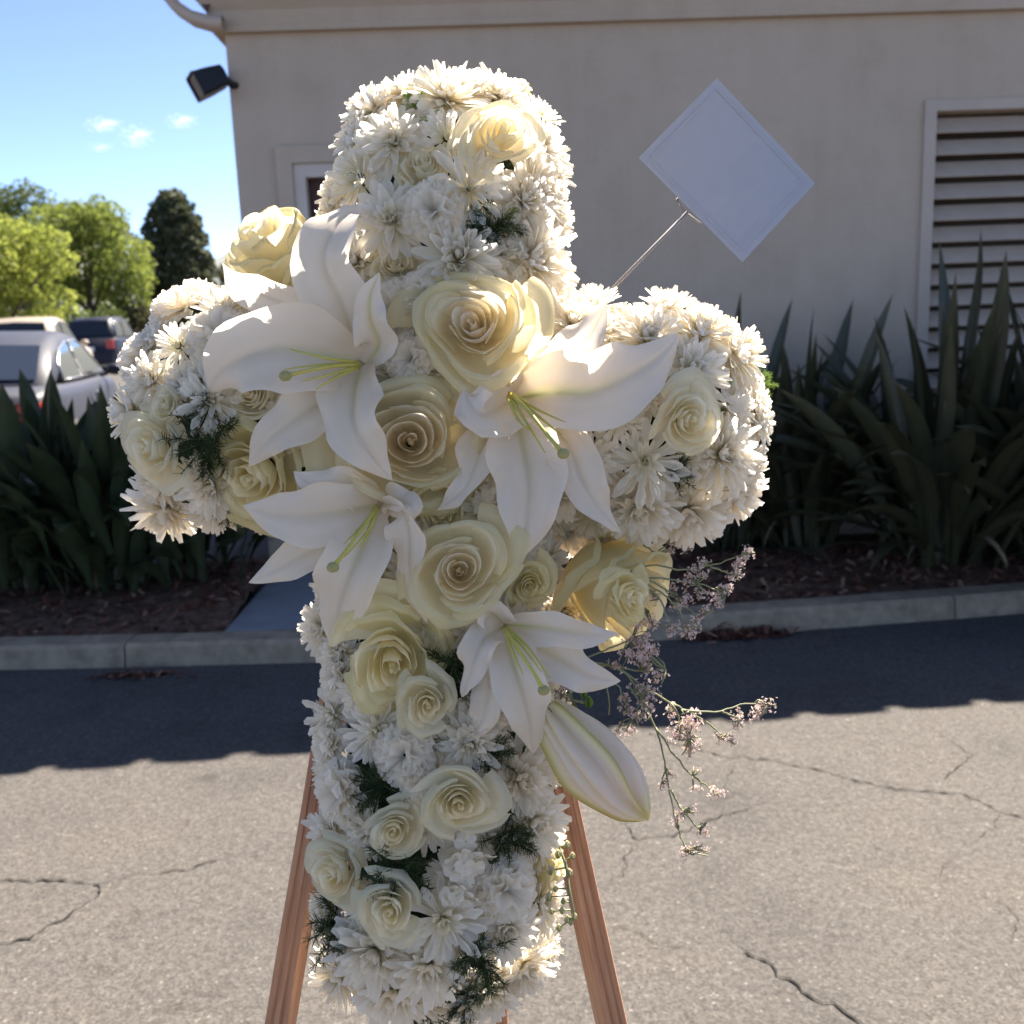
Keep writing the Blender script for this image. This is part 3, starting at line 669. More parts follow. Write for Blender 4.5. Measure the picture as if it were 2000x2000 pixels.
# ------------------------------------------------------------------ EASEL
def profile_leg(A, B, wd, dp, out, name='leg'):
    """grooved batten from A to B; 'out' is roughly where its grooved face looks"""
    A = np.array(A); B = np.array(B); ax = nrm(B - A); s = nrm(np.cross(ax, out)); n = np.cross(s, ax)
    if np.dot(n, out) < 0: n = -n
    prof = []
    for k in range(3):
        x0 = -wd / 2 + wd * k / 3; x1 = x0 + wd / 3
        prof += [(x0 + .0006, -.0), (x0 + .0020, .0019), (x1 - .0020, .0019), (x1 - .0006, 0.0)]
    prof = [(-wd / 2, -dp)] + prof + [(wd / 2, -dp)]
    L = np.linalg.norm(B - A); nsg = 24; V = []
    for i in range(nsg + 1):
        c = np.array([0, 0, L * i / nsg]); jx = rng.normal(0, .00012)
        for (u, v) in prof: V.append((u + jx, v, c[2]))
    m_ = len(prof); F = [(i * m_ + j, i * m_ + (j + 1) % m_, (i + 1) * m_ + (j + 1) % m_, (i + 1) * m_ + j) for i in range(nsg) for j in range(m_)]
    F += [tuple(range(m_ - 1, -1, -1)), tuple(nsg * m_ + j for j in range(m_))]
    o = link(name, mesh_of(name, V, F, M_WOOD, False), easel)
    mt = Matrix.Identity(4)
    for i in range(3): mt[i][0], mt[i][1], mt[i][2], mt[i][3] = s[i], n[i], ax[i], A[i]
    o.matrix_world = mt; return o
def to_ground(A, B):
    A = np.array(A); B = np.array(B); d = B - A; return A + d * (-A[2] / d[2])
easel = thing('easel', 'reddish brown grooved wooden easel holding up the floral cross', 'easel', (0, 0, 0))
EW = -.125
lt, lb = P(836, 240, EW), P(540, 2000, EW); profile_leg(lt, to_ground(lt, lb), .030, .022, -Fv + Rv * -.25)
rt, rb = P(868, 470, EW), P(1203, 2000, EW); rt = rt + (rt - rb) * .10; profile_leg(rt, to_ground(rt, rb), .029, .026, -Fv + Rv * .45)
bt = P(880, 250, EW - .04); bb = G(985, 2130); profile_leg(bt, bb, .028, .020, -Fv)
cA, cB = P(640, 1180, EW - .024), P(1110, 1180, EW - .024); profile_leg(cA, cB, .026, .016, -Fv, 'crossbar')

# ------------------------------------------------------------------ CROSS SHAPE
RAD = 219.0
SEG = [((868, 378), (852, 1752)), ((462, 800), (1270, 806))]
def skel(px, py):
    best = None
    for (a, b_) in SEG:
        a = np.array(a, float); b2 = np.array(b_, float); q = np.array([px, py], float); d = b2 - a
        t = np.clip(np.dot(q - a, d) / np.dot(d, d), 0, 1); f = a + d * t; v = q - f; l = np.linalg.norm(v)
        if best is None or l < best[0]: best = (l, v / (l + 1e-6))
    return best
def surf(px, py):
    l, v = skel(px, py); t = min(1.0, l / RAD)
    w = -.085 + .135 * math.sqrt(max(0, 1 - t * t))
    return w, t, v
def normal_at(px, py, k=1.0, jit=0.0):
    w, t, v = surf(px, py); a = math.asin(min(.98, t)) * .92 * k
    v = v + rng.normal(0, jit, 2)
    return w, nrm(-Fv * math.cos(a) + (Rv * v[0] - Uv * v[1]) * math.sin(a))
# foam core
step = 16; idx = {}; V = []; F = []
xs_ = np.arange(216, 1530, step); ys_ = np.arange(120, 2030, step); RF = RAD * .84
for i, x in enumerate(xs_):
    for j, y in enumerate(ys_):
        l, _ = skel(x, y)
        if l < RF:
            w = -.105 + .100 * math.sqrt(max(0.0, 1 - (l / RF) ** 2)) + rng.normal(0, .0012)
            idx[(i, j)] = len(V); V.append(P(x, y, w)); V.append(P(x, y, -.108))
for (i, j), k in idx.items():
    q = [idx.get((i + a, j + b_)) for a, b_ in ((0, 0), (1, 0), (1, 1), (0, 1))]
    if None not in q: F.append(tuple(q)); F.append(tuple(v + 1 for v in reversed(q)))
foam = tag(link('floral_foam', mesh_of('floral_foam', V, F, M_FOAM)), 'dark green foam cross glimpsed between the white flowers', 'foam cross')

# ------------------------------------------------------------------ FLOWER PROTOTYPES (unit radius)
def strip(L, W, e0, e1, yaw, r0, z0, prof, cup=.3, nl=6, nw=3, t0=0.0, t1=1.0, side=0.0, tw=0.0):
    V = []; T = []; x, z = r0, z0; c, s_ = math.cos(yaw), math.sin(yaw); lat = 0.0
    for i in range(nl):
        s = i / (nl - 1); e = e0 + (e1 - e0) * s
        if i: x += math.cos(e) * L / (nl - 1); z += math.sin(e) * L / (nl - 1); lat += side * L / (nl - 1) * s
        w = W * .5 * np.interp(s, prof[0], prof[1])
        for j in range(nw):
            u = -1 + 2 * j / (nw - 1); k = cup * (u * u) * w
            a = tw * s; yy = u * w * math.cos(a); kk = k + u * w * math.sin(a)
            px_ = x - math.sin(e) * kk; pz = z + math.cos(e) * kk; py_ = yy + lat
            V.append((px_ * c - py_ * s_, px_ * s_ + py_ * c, pz)); T.append(t0 + (t1 - t0) * s)
    return V, grid_faces(nl, nw), T
PW = ([0, .25, .5, .75, .9, 1.0], [.52, .76, .94, 1.0, .84, .42])
PSP = ([0, .3, .6, .8, .93, 1.0], [.40, .45, .62, 1.0, .92, .35])
def mum_proto(kind, seed):
    r = np.random.default_rng(seed); parts = []; core = MB()
    def ring(n, L, W, e0, e1, r0, z0, t0, t1, pr=PW, sep=True, cup=.55, je=.12):
        off = r.random() * 6.28
        for k in range(n):
            yaw = off + 2 * math.pi * k / n + r.normal(0, .09)
            V, F, T = strip(L * (1 + r.normal(0, .07)), W * (1 + r.normal(0, .1)), e0 + r.normal(0, je), e1 + r.normal(0, je * 1.6), yaw, r0, z0 + r.normal(0, .01), pr, cup * (1 + r.normal(0, .3)), 6 if sep else 4, 3, t0, t1, r.normal(0, .12), r.normal(0, .35))
            if sep: parts.append(('petal', mesh_of('mum_petal', V, F, M_MUM, True, T)))
            else: core.add(V, F, T)
    if kind == 'daisy':
        ring(19, .95, .27, R_(0), R_(-10), .08, .0, .1, 1); ring(18, .88, .25, R_(16), R_(6), .07, .04, .1, 1)
        ring(17, .72, .22, R_(32), R_(26), .06, .08, .1, .95, sep=False); ring(15, .52, .18, R_(46), R_(54), .05, .10, .05, .8, sep=False)
        ring(15, .38, .14, R_(60), R_(82), .05, .10, .0, .55, sep=False); ring(10, .28, .11, R_(76), R_(104), .02, .10, 0, .36, sep=False)
    elif kind == 'spoon':
        ring(17, 1.0, .25, R_(3), R_(0), .08, 0, .1, 1, PSP, cup=.8); ring(16, .86, .24, R_(20), R_(18), .07, .04, .1, 1, PSP, cup=.8)
        ring(15, .64, .21, R_(40), R_(46), .06, .08, .05, .85, PSP, False, .8); ring(13, .42, .15, R_(60), R_(78), .05, .1, 0, .55, PSP, False); ring(9, .28, .12, R_(78), R_(105), .02, .1, 0, .34, PSP, False)
    elif kind == 'full':
        ring(22, .94, .25, R_(-10), R_(-6), .08, 0, .1, 1); ring(21, .91, .24, R_(8), R_(12), .08, .04, .1, 1); ring(20, .82, .23, R_(24), R_(34), .07, .08, .1, 1, sep=False)
        ring(18, .68, .21, R_(40), R_(56), .06, .1, .1, .95, sep=False); ring(16, .56, .18, R_(52), R_(84), .05, .12, .05, .9, sep=False); ring(12, .46, .15, R_(66), R_(108), .03, .12, 0, .7, sep=False)
    else:                                    # button: short crowded petals, green tinged eye
        ring(22, .76, .20, R_(-12), R_(0), .22, .02, .2, 1, PSP); ring(20, .66, .18, R_(12), R_(24), .2, .08, .15, .9, PSP); ring(18, .54, .16, R_(30), R_(50), .18, .14, .1, .8, PSP, False)
        ring(16, .43, .13, R_(45), R_(75), .14, .16, 0, .55, PSP, False); ring(14, .34, .10, R_(60), R_(95), .08, .18, 0, .3, PSP, False); ring(9, .26, .08, R_(78), R_(110), .03, .18, 0, .08, PSP, False)
    parts.append(('center', core.mesh('mum_center', M_MUM)))
    return parts
MUM = {k: [mum_proto(k, 10 * i + j) for j in range(4)] for i, k in enumerate(('daisy', 'spoon', 'full', 'button'))}

def rose_proto(mat, n, opn, seed, hi=.95, centre=.06, ruff=.03, flare=1.0):
    r = np.random.default_rng(seed); parts = []; core = MB(); ox, oy = r.normal(0, .05, 2); wa, wb = .09 + .05 * r.random(), .05 + .05 * r.random(); w2, w3 = r.random(2) * 6.28
    for i in range(n):
        o = i / (n - 1); th = i * 2.399 + r.normal(0, .22)
        span = (4.0 - 2.05 * min(1, o * 1.5) ** .5) * (1 + r.normal(0, .09))
        rt = centre + (opn - centre) * o ** 1.05 * (1 + r.normal(0, .03)); h = hi * (1 - .10 * o - .42 * o ** 3.2) + r.normal(0, .018)
        if i < 4: h = hi * (.93 + .02 * i); rt *= (.35, .6, .8, .92)[i]
        rb = .03 + .22 * o; curl = (.004 + .035 * o + .30 * max(0, o - .5)) * flare * (1 + r.normal(0, .25)); ph, ph2 = r.random() * 6.28, r.random() * 6.28
        tuck = .13 + r.normal(0, .045); lean = r.normal(0, .035, 2); hv = r.normal(0, .03); h += hv * o
        nu, nv = (19, 10) if o > .2 else (15, 7); V = []; T = []
        for a in range(nv):
            v = a / (nv - 1); vv = min(1, v / .86)
            rr = rb + (rt - rb) * (1 - (1 - vv) ** 2.0) * (1 - .06 * (1 - o) * v ** 4)
            z = h * (vv ** 1.15)
            s = max(0, (v - .80) / .20); arc = s * 1.9
            rr2 = rr + curl * math.sin(min(arc, 1.57)) * .9 + curl * .15 * max(0, arc - 1.57); dz = .10 * h * math.sin(arc) * (1 - o) - curl * (1 - math.cos(arc)) * .85
            for b_ in range(nu):
                u = -1 + 2 * b_ / (nu - 1); edge = abs(u) ** 3.5
                zz = z * (1 - (.16 + .22 * o) * edge) + dz * (1 - .5 * edge) + (ruff * math.sin(4 * u + ph) + ruff * .6 * math.sin(9 * u + ph2) + ruff * .35 * math.sin(17 * u + ph)) * v ** 3 * (.35 + o)
                q = rr2 * (1 + tuck * u) + .035 * math.sin(3 * u + ph) * v * (.25 + o) + .06 * s * o * math.exp(-((u - .1) / .16) ** 2)
                an = th + u * span / 2 * (.5 + .5 * math.sin(math.pi * min(.5, .18 + v * .42)))
                k = 1 - o; q *= 1 + min(1, o * 2.2 + .25) * (wa * math.cos(2 * an + w2) + wb * math.cos(3 * an + w3)) * v
                V.append((q * math.cos(an) + ox * k + lean[0] * v * o, q * math.sin(an) + oy * k + lean[1] * v * o, zz)); T.append(np.clip(o * .95 + .22 * s + .05 * v - .10 * (1 - v) + .03 * math.sin(u * 34 + ph) * v, 0, 1))
        F = grid_faces(nv, nu)
        if o < .18: core.add(V, F, T)
        else: parts.append(('petal', mesh_of('rose_petal', V, F, mat, True, T)))
    core.ball((ox, oy, hi * .48), centre * .62, 9, 6, 0.0, 0, (1, .6, 3.4)); parts.append(('heart', core.mesh('rose_heart', mat)))
    return parts
ROSE = {'peach': [rose_proto(M_ROSE_PEACH, 24, .98, 1, .78, centre=.10), rose_proto(M_ROSE_PEACH, 26, 1.0, 2, .74, centre=.12, ruff=.045), rose_proto(M_ROSE_PEACH, 22, .98, 21, .76, centre=.11, ruff=.04)],
        'lemon': [rose_proto(M_ROSE_LEMON, 19, .95, 3, .85, ruff=.07, centre=.12), rose_proto(M_ROSE_LEMON, 21, .98, 4, .82, ruff=.08, centre=.12), rose_proto(M_ROSE_LEMON, 20, .74, 8, 1.2, flare=.7, centre=.12),
                  rose_proto(M_ROSE_LEMON, 18, .98, 23, .75, ruff=.10, centre=.15)],
        'cream': [rose_proto(M_ROSE_CREAM, 18, .94, 5, centre=.11, ruff=.04), rose_proto(M_ROSE_CREAM, 20, .96, 6, .9, centre=.10, ruff=.05), rose_proto(M_ROSE_CREAM, 17, .90, 7, 1.0, centre=.11),
                  rose_proto(M_ROSE_CREAM, 16, .92, 25, .85, centre=.13, ruff=.06)]}

def carn_proto(seed):
    r = np.random.default_rng(seed); parts = []; core = MB(); n = 26
    for i in range(n):
        o = i / (n - 1); e = R_(88 - 92 * o ** .8); yaw = i * 2.399 + r.normal(0, .2); L = .72 + .28 * o + r.normal(0, .04)
        nu, nv = 15, 6; V = []; T = []; ph = r.random() * 6.28; am = .085 + .04 * r.random()
        c, s_ = math.cos(yaw), math.sin(yaw)
        for a in range(nv):
            v = a / (nv - 1); wd = .10 + .46 * v ** 1.1
            for b_ in range(nu):
                u = -1 + 2 * b_ / (nu - 1)
                ll = L * v * (1 - .10 * u * u) + (.022 * (1 if b_ % 2 else -1) if a == nv - 1 else 0)
                ee = e - .35 * v * (1 - o)
                d = am * math.sin(u * 6 + ph) * v ** 1.6
                x = .05 + math.cos(ee) * ll - math.sin(ee) * d; z = .05 + math.sin(ee) * ll * .95 + math.cos(ee) * d; y = u * wd
                V.append((x * c - y * s_, x * s_ + y * c, z)); T.append(.15 + .85 * v)
        F = grid_faces(nv, nu)
        if o < .55: core.add(V, F, T)
        else: parts.append(('petal', mesh_of('carnation_petal', V, F, M_CARN, True, T)))
    parts.append(('center', core.mesh('carnation_center', M_CARN))); return parts
CARN = [carn_proto(31), carn_proto(32), carn_proto(33)]

def fern_proto(seed, mat, nst=17, nneed=75, ln=.34):
    r = np.random.default_rng(seed); st = MB(); nd = MB()
    for k in range(nst):
        a = r.random() * 6.28; e = R_(-5 + 75 * r.random()); d = np.array([math.cos(a) * math.cos(e), math.sin(a) * math.cos(e), math.sin(e)]); L = .75 + .3 * r.random()
        st.tube([np.zeros(3), d * L * .5, d * L + np.array([0, 0, -.08])], [.018, .014, .006], 4)
        for q in range(nneed):
            s = .15 + .85 * q / nneed; p = d * L * s; v = nrm(nrm(r.normal(size=3)) + d * .55); l = ln * (1.25 - .6 * s) * (.7 + .5 * r.random())
            sd = nrm(np.cross(v, r.normal(size=3))) * .0085
            nd.add([p - sd, p + sd, p + v * l * .6 + sd * .8, p + v * l, p + v * l * .6 - sd * .8], [(0, 1, 2, 3, 4)], r.random())
    m_ = nd.mesh('fern_needles', mat, False)
    return [('stem', st.mesh('fern_stem', M_STEM)), ('needles', m_)]
FERN = [fern_proto(41, M_NEEDLE), fern_proto(42, M_NEEDLE), fern_proto(43, M_NEEDLE)]
FERNF = [fern_proto(44, M_FRESH)]

def stock_proto(seed):
    r = np.random.default_rng(seed); parts = []; st = MB()
    for k in range(7):
        a = k * 2.4; rad = .18 + .42 * (k / 6); c = np.array([rad * math.cos(a), rad * math.sin(a), .35 - .15 * rad]); b = MB()
        m0 = Matrix.Rotation(r.normal(0, .5), 3, 'X') @ Matrix.Rotation(r.normal(0, .5), 3, 'Y')
        for q in range(5):
            V, F, T = strip(.34, .34, R_(15 + 20 * r.random()), R_(-10), q * 1.2566 + r.normal(0, .15), .02, 0, ([0, .4, .75, 1], [.3, .9, 1, .55]), .25, 5, 5, .2, 1)
            b.add([tuple(c + np.array(m0 @ Vector(v))) for v in V], F, T)
        parts.append(('floret', b.mesh('stock_floret', M_CARN))); st.tube([(0, 0, -.3), c * .6, c], [.03, .02, .015], 5)
    parts.append(('stem', st.mesh('stock_stem', M_STEM))); return parts
STOCK = [stock_proto(51)]

STUFF_PARTS = {'needles', 'center'}
def place(name, label, cat, group, protos, px, py, rpx, n=None, dw=0.0, spin=None, w=None, k=1.0, idx=None, sq=None):
    ww, nn = normal_at(px, py, k, .08)
    if n is not None: nn = nrm(-Fv * n[2] + Rv * n[0] + Uv * n[1])
    ww = (ww if w is None else w) + dw
    r = rpx * (DC - ww) / FPX
    m = frame(P(px, py, ww), nn, rng.random() * 6.28 if spin is None else spin, r)
    if sq: m = m @ Matrix.Diagonal((sq[0], sq[1], sq[2], 1))
    t = thing(name, label, cat, mat=m, group=group)
    for (pn, me) in protos[int(rng.integers(len(protos))) if idx is None else idx]:
        o = link(pn, me, t)
        if pn == 'needles': o['kind'] = 'stuff'
    return t

# ------------------------------------------------------------------ LILIES
def cat_rom(pts, n):
    p = np.array(pts, float); p = np.vstack([2 * p[0] - p[1], p, 2 * p[-1] - p[-2]]); out = []
    m_ = len(p) - 3
    for i in range(n):
        s = i / (n - 1) * m_; k = min(int(s), m_ - 1); t = s - k
        a, b_, c, d = p[k], p[k + 1], p[k + 2], p[k + 3]
        out.append(.5 * ((2 * b_) + (c - a) * t + (2 * a - 5 * b_ + 4 * c - d) * t * t + (3 * b_ - a - 3 * c + d) * t ** 3))
    return out
def resample(p, n):
    p = np.array(p); L = np.concatenate([[0], np.cumsum(np.linalg.norm(np.diff(p, axis=0), axis=1))]); q = np.linspace(0, L[-1], n)
    return list(np.stack([np.interp(q, L, p[:, k]) for k in range(3)], 1))
def lily_petal(t, pts, wpx, r0=0, r1=0, cup=.25, ruff=.05, green=.45, seed=0, base=.30, mat=None, greentip=0.0, name='petal', wpos=.74):
    r = random.Random(seed); W3 = [P(q[0], q[1], q[2] * .80 - .012) for q in pts]; C_ = resample(cat_rom(W3, 70), 22); V = []; T = []; nw = 13; ph = r.random() * 6.28
    org = np.array(t.location)
    for i, c in enumerate(C_):
        s = i / 21; tg = nrm(C_[min(i + 1, 21)] - C_[max(i - 1, 0)]); sd = np.cross(tg, -Fv)
        sd = nrm(sd) if np.linalg.norm(sd) > .05 else nrm(np.cross(tg, Uv)); nn = np.cross(sd, tg)
        a = R_(r0 + (r1 - r0) * s); sd, nn = sd * math.cos(a) + nn * math.sin(a), nn * math.cos(a) - sd * math.sin(a)
        w = wpx * .5 * DC / FPX * max(base * (1 - s) ** 1.2, math.sin(math.pi * min(1, s ** wpos)) ** .8)
        if i == 21: w = .0004
        for j in range(nw):
            u = -1 + 2 * j / (nw - 1)
            rf = (ruff * 4.2 * math.sin(s * 14 + ph + (1.9 if u < 0 else 0)) + ruff * .8 * math.sin(s * 31 + 2 * ph + u)) * abs(u) ** 2.6 * math.sin(math.pi * s) ** .7
            h = w * .024 * math.sin(u * 21) * math.sin(math.pi * s) + w * 1.5 * cup * (abs(u) ** 1.6) * (1 - 1.7 * s * s) + rf * wpx * .5 * DC / FPX - w * .15 * math.exp(-(u / .11) ** 2)
            V.append(c + sd * u * w * (1 - .08 * abs(cup)) * (1 + .07 * math.sin(s * 19 + ph * 2 + u)) + nn * h - org)
            T.append(np.clip(green * math.exp(-(u / .22) ** 2) * (1 - s) ** 1.5 * 1.5 + .22 * (1 - s) ** 2 + greentip * math.exp(-(u / .16) ** 2) * s ** .7 + .07 * math.exp(-(u / .08) ** 2) + .085 * math.sin(u * 27 + .6 * math.sin(s * 6)) * (1 - .5 * s) + .02, 0, 1))
    return link(name, mesh_of('lily_petal', V, grid_faces(22, nw), mat or M_LILY, True, T), t)
def lily(label, c, petals, pistil, fil, group='white lilies'):
    t = thing('lily', label, 'lily', P(*c), group=group); org = P(*c); bpy.context.view_layer.update()
    for i, q in enumerate(petals): lily_petal(t, q[0], q[1], seed=int(c[0]) + i, **q[2])
    b = MB(); b.tube([q - org for q in cat_rom([P(q[0], q[1], q[2] - .022) for q in pistil], 8)], [.0024, .0022, .002, .0019, .0018, .0018, .002, .0028], 7)
    link('pistil', b.mesh('pistil', M_STAMEN), t)
    e = P(pistil[-1][0], pistil[-1][1], pistil[-1][2] - .022) - org; b = MB(); b.ball(e, .0058, 9, 6, sq=(1, .8, .85)); link('stigma', b.mesh('stigma', M_STIGMA), t)
    for f in fil:
        b = MB(); b.tube([q - org for q in cat_rom([P(q[0], q[1], q[2] - .022) for q in f], 7)], [.0020, .0018, .0015, .0013, .0011, .0009, .0005], 6); link('stamen', b.mesh('stamen', M_STAMEN), t)
    return t
lily('upper left open lily with a long petal curling over toward the cross head', (706, 706, .075), [
    ([(700, 690, .075), (668, 600, .11), (628, 510, .135), (650, 445, .13), (690, 408, .10), (728, 425, .065)], 118, dict(r0=-8, r1=35, cup=.25, ruff=.03, green=.15)),
    ([(715, 712, .072), (738, 672, .10), (722, 620, .13), (724, 575, .14), (741, 533, .142)], 76, dict(r0=20, r1=-10, cup=.35, ruff=.09, green=.2, greentip=.75, base=.5)),
    ([(690, 660, .07), (610, 612, .095), (530, 585, .11), (470, 562, .11), (445, 540, .10), (434, 514, .09)], 92, dict(r0=15, r1=40, cup=.3, ruff=.06, green=.2)),
    ([(700, 706, .078), (620, 690, .115), (540, 680, .14), (470, 700, .14), (428, 728, .12), (406, 770, .085)], 158, dict(r0=5, r1=10, cup=.35, ruff=.03, green=.3)),
    ([(690, 728, .075), (640, 775, .10), (575, 820, .115), (525, 860, .115), (486, 912, .105)], 104, dict(r0=-10, r1=15, cup=.25, ruff=.07, green=.25)),
    ([(704, 715, .08), (688, 770, .12), (690, 830, .145), (720, 885, .145), (765, 938, .125)], 118, dict(r0=-20, r1=-5, cup=.2, ruff=.05, green=.3, base=.42)),
  ], [(702, 712, .09), (650, 715, .135), (600, 724, .155), (557, 734, .165)],
  [[(700, 708, .09), (640, 700, .14), (565, 682, .15)], [(698, 712, .09), (630, 712, .14), (552, 722, .15)], [(700, 716, .09), (650, 730, .14), (590, 745, .15)], [(700, 718, .09), (660, 735, .135), (616, 760, .145)]])
lily('central open lily facing down, its wide petals spread below the big peach rose', (1000, 776, .075), [
    ([(1010, 770, .072), (1060, 730, .10), (1110, 690, .115), (1150, 650, .12), (1186, 588, .115)], 92, dict(r0=-40, r1=10, cup=.3, ruff=.08, green=.2, greentip=.6)),
    ([(1010, 778, .075), (1080, 765, .115), (1150, 765, .135), (1230, 735, .125), (1290, 695, .10), (1327, 655, .08)], 148, dict(r0=0, r1=-10, cup=.3, ruff=.04, green=.55)),
    ([(1002, 782, .078), (970, 800, .115), (942, 812, .135), (920, 790, .135), (906, 757, .12)], 112, dict(r0=25, r1=-25, cup=.4, ruff=.14, green=.25, base=.5)),
    ([(1004, 790, .078), (1020, 860, .105), (1034, 940, .115), (1028, 1030, .11), (1008, 1100, .10)], 140, dict(r0=0, r1=8, cup=.18, ruff=.05, green=.35, base=.42)),
    ([(985, 815, .07), (945, 865, .09), (925, 915, .105), (905, 955, .105), (853, 996, .09)], 74, dict(r0=-20, r1=-30, cup=.3, ruff=.09, green=.2)),
    ([(1060, 820, .07), (1110, 870, .095), (1135, 930, .105), (1165, 985, .10), (1212, 1040, .085)], 92, dict(r0=-15, r1=25, cup=.28, ruff=.07, green=.2)),
  ], [(996, 768, .10), (1030, 800, .14), (1065, 845, .155), (1100, 886, .16)],
  [[(998, 768, .10), (1050, 800, .13), (1105, 825, .14)], [(994, 772, .10), (1025, 820, .14), (1065, 885, .145)], [(1000, 770, .10), (1060, 820, .135), (1098, 850, .14)], [(992, 774, .10), (1012, 820, .14), (1045, 848, .15)]])
lily('lower left open lily reaching out past the edge of the cross shaft', (742, 985, .075), [
    ([(738, 985, .08), (670, 1000, .115), (590, 1010, .125), (530, 1005, .115), (474, 988, .10)], 116, dict(r0=5, r1=5, cup=.22, ruff=.03, green=.25, base=.4)),
    ([(725, 1010, .07), (650, 1055, .09), (590, 1085, .10), (540, 1112, .10), (486, 1138, .09)], 84, dict(r0=-5, r1=-10, cup=.2, ruff=.05, green=.2, base=.45)),
    ([(735, 975, .07), (690, 955, .10), (640, 945, .115), (600, 940, .11), (574, 920, .10)], 72, dict(r0=25, r1=-30, cup=.35, ruff=.10, green=.2)),
    ([(735, 1000, .08), (705, 1070, .125), (680, 1130, .135), (660, 1190, .115), (655, 1262, .075)], 118, dict(r0=-5, r1=-5, cup=.2, ruff=.05, green=.3, base=.45)),
    ([(752, 985, .08), (785, 1000, .125), (798, 1050, .125), (800, 1120, .115), (834, 1218, .10)], 68, dict(r0=-50, r1=-5, cup=.3, ruff=.10, green=.2, base=.5)),
    ([(748, 982, .075), (775, 978, .11), (800, 985, .13), (808, 1005, .13), (800, 1030, .12)], 60, dict(r0=10, r1=60, cup=.3, ruff=.08, green=.15, base=.6)),
  ], [(736, 990, .10), (712, 1025, .14), (680, 1070, .155), (650, 1108, .16)],
  [[(734, 990, .10), (708, 1025, .14), (672, 1062, .15)], [(738, 992, .10), (722, 1035, .14), (705, 1070, .15)], [(736, 992, .10), (716, 1040, .145), (672, 1088, .152)]])
lily('small lower lily on the shaft just above the closed lily bud', (985, 1220, .07), [
    ([(985, 1220, .072), (960, 1200, .11), (935, 1200, .125), (915, 1195, .115)], 70, dict(r0=20, r1=30, cup=.3, ruff=.10, green=.2, base=.6)),
    ([(980, 1225, .075), (948, 1245, .115), (930, 1280, .125), (918, 1320, .12), (902, 1362, .105)], 66, dict(r0=-10, r1=-30, cup=.3, ruff=.10, green=.25, base=.5)),
    ([(992, 1222, .072), (1050, 1225, .10), (1110, 1235, .11), (1160, 1242, .10), (1208, 1238, .085)], 66, dict(r0=0, r1=0, cup=.3, ruff=.06, green=.5, base=.45)),
    ([(992, 1230, .07), (1050, 1260, .095), (1110, 1300, .10), (1160, 1325, .09), (1212, 1330, .075)], 92, dict(r0=10, r1=10, cup=.25, ruff=.08, green=.45, base=.45)),
    ([(988, 1235, .075), (1000, 1290, .12), (1020, 1350, .13), (1035, 1415, .11), (1042, 1472, .08)], 98, dict(r0=0, r1=10, cup=.2, ruff=.05, green=.4, base=.45)),
    ([(978, 1250, .065), (962, 1310, .09), (955, 1360, .10), (940, 1410, .095), (900, 1452, .08)], 68, dict(r0=-10, r1=-25, cup=.3, ruff=.10, green=.2)),
  ], [(988, 1228, .10), (1010, 1265, .135), (1040, 1310, .145), (1062, 1348, .145)],
  [[(990, 1228, .10), (1020, 1262, .13), (1058, 1312, .135)], [(986, 1230, .10), (1000, 1270, .135), (1022, 1318, .14)], [(990, 1226, .10), (1030, 1262, .125), (1075, 1325, .13)]])
# closed bud
bt_ = thing('lily_bud', 'closed pale pink lily bud with yellow green ridges, hanging off the right of the shaft', 'lily bud', P(1066, 1385, .05)); bpy.context.view_layer.update()
A_, B_ = P(1066, 1380, .05), P(1266, 1596, .075); ax = nrm(B_ - A_); e1 = nrm(np.cross(ax, Fv)); e2 = np.cross(ax, e1); LB = np.linalg.norm(B_ - A_)
for k in range(3):
    V = []; T = []; nl, nw = 24, 17; c0 = R_(60 + 120 * k)
    for i in range(nl):
        s = i / (nl - 1); rr = (1 + .03 * math.sin(s * 13 + 2 * k)) * .0285 * math.sin(math.pi * min(1, .10 + .90 * s ** 1.12)) ** .78 + (.0006 if i < nl - 1 else 0)
        for j in range(nw):
            u = -1 + 2 * j / (nw - 1); an = c0 + u * R_(62) + .55 * (s - .5) + .05 * math.sin(s * 9 + k); k2 = min(1, rr / .014)
            rel = 1.7 * (.0050 * math.exp(-(u / .10) ** 2) - .0048 * math.exp(-((abs(u) - .30) / .17) ** 2) + .0022 * math.exp(-((abs(u) - .72) / .2) ** 2) - .0022 * math.exp(-((abs(u) - 1) / .08) ** 2))
            q = A_ + ax * LB * s + (e1 * math.cos(an) + e2 * math.sin(an)) * (rr + rel * k2 + .0012 * (u > .5)) - Fv * .006 * math.sin(math.pi * s)
            V.append(q - A_); T.append(np.clip(.95 * math.exp(-(u / .10) ** 2) + .35 * math.exp(-((abs(u) - 1) / .06) ** 2) + .8 * max(0, s - .82) / .18 + .28 * (1 - s) ** 2, 0, 1))
    link('petal', mesh_of('bud_petal', V, grid_faces(nl, nw), M_BUD, True, T), bt_)
b = MB(); b.tube([(0, 0, 0) - ax * .04 + Fv * .02, np.zeros(3) - ax * .01, ax * .008], [.004, .006, .009], 8); link('stem', b.mesh('bud_stem', M_STEM), bt_)

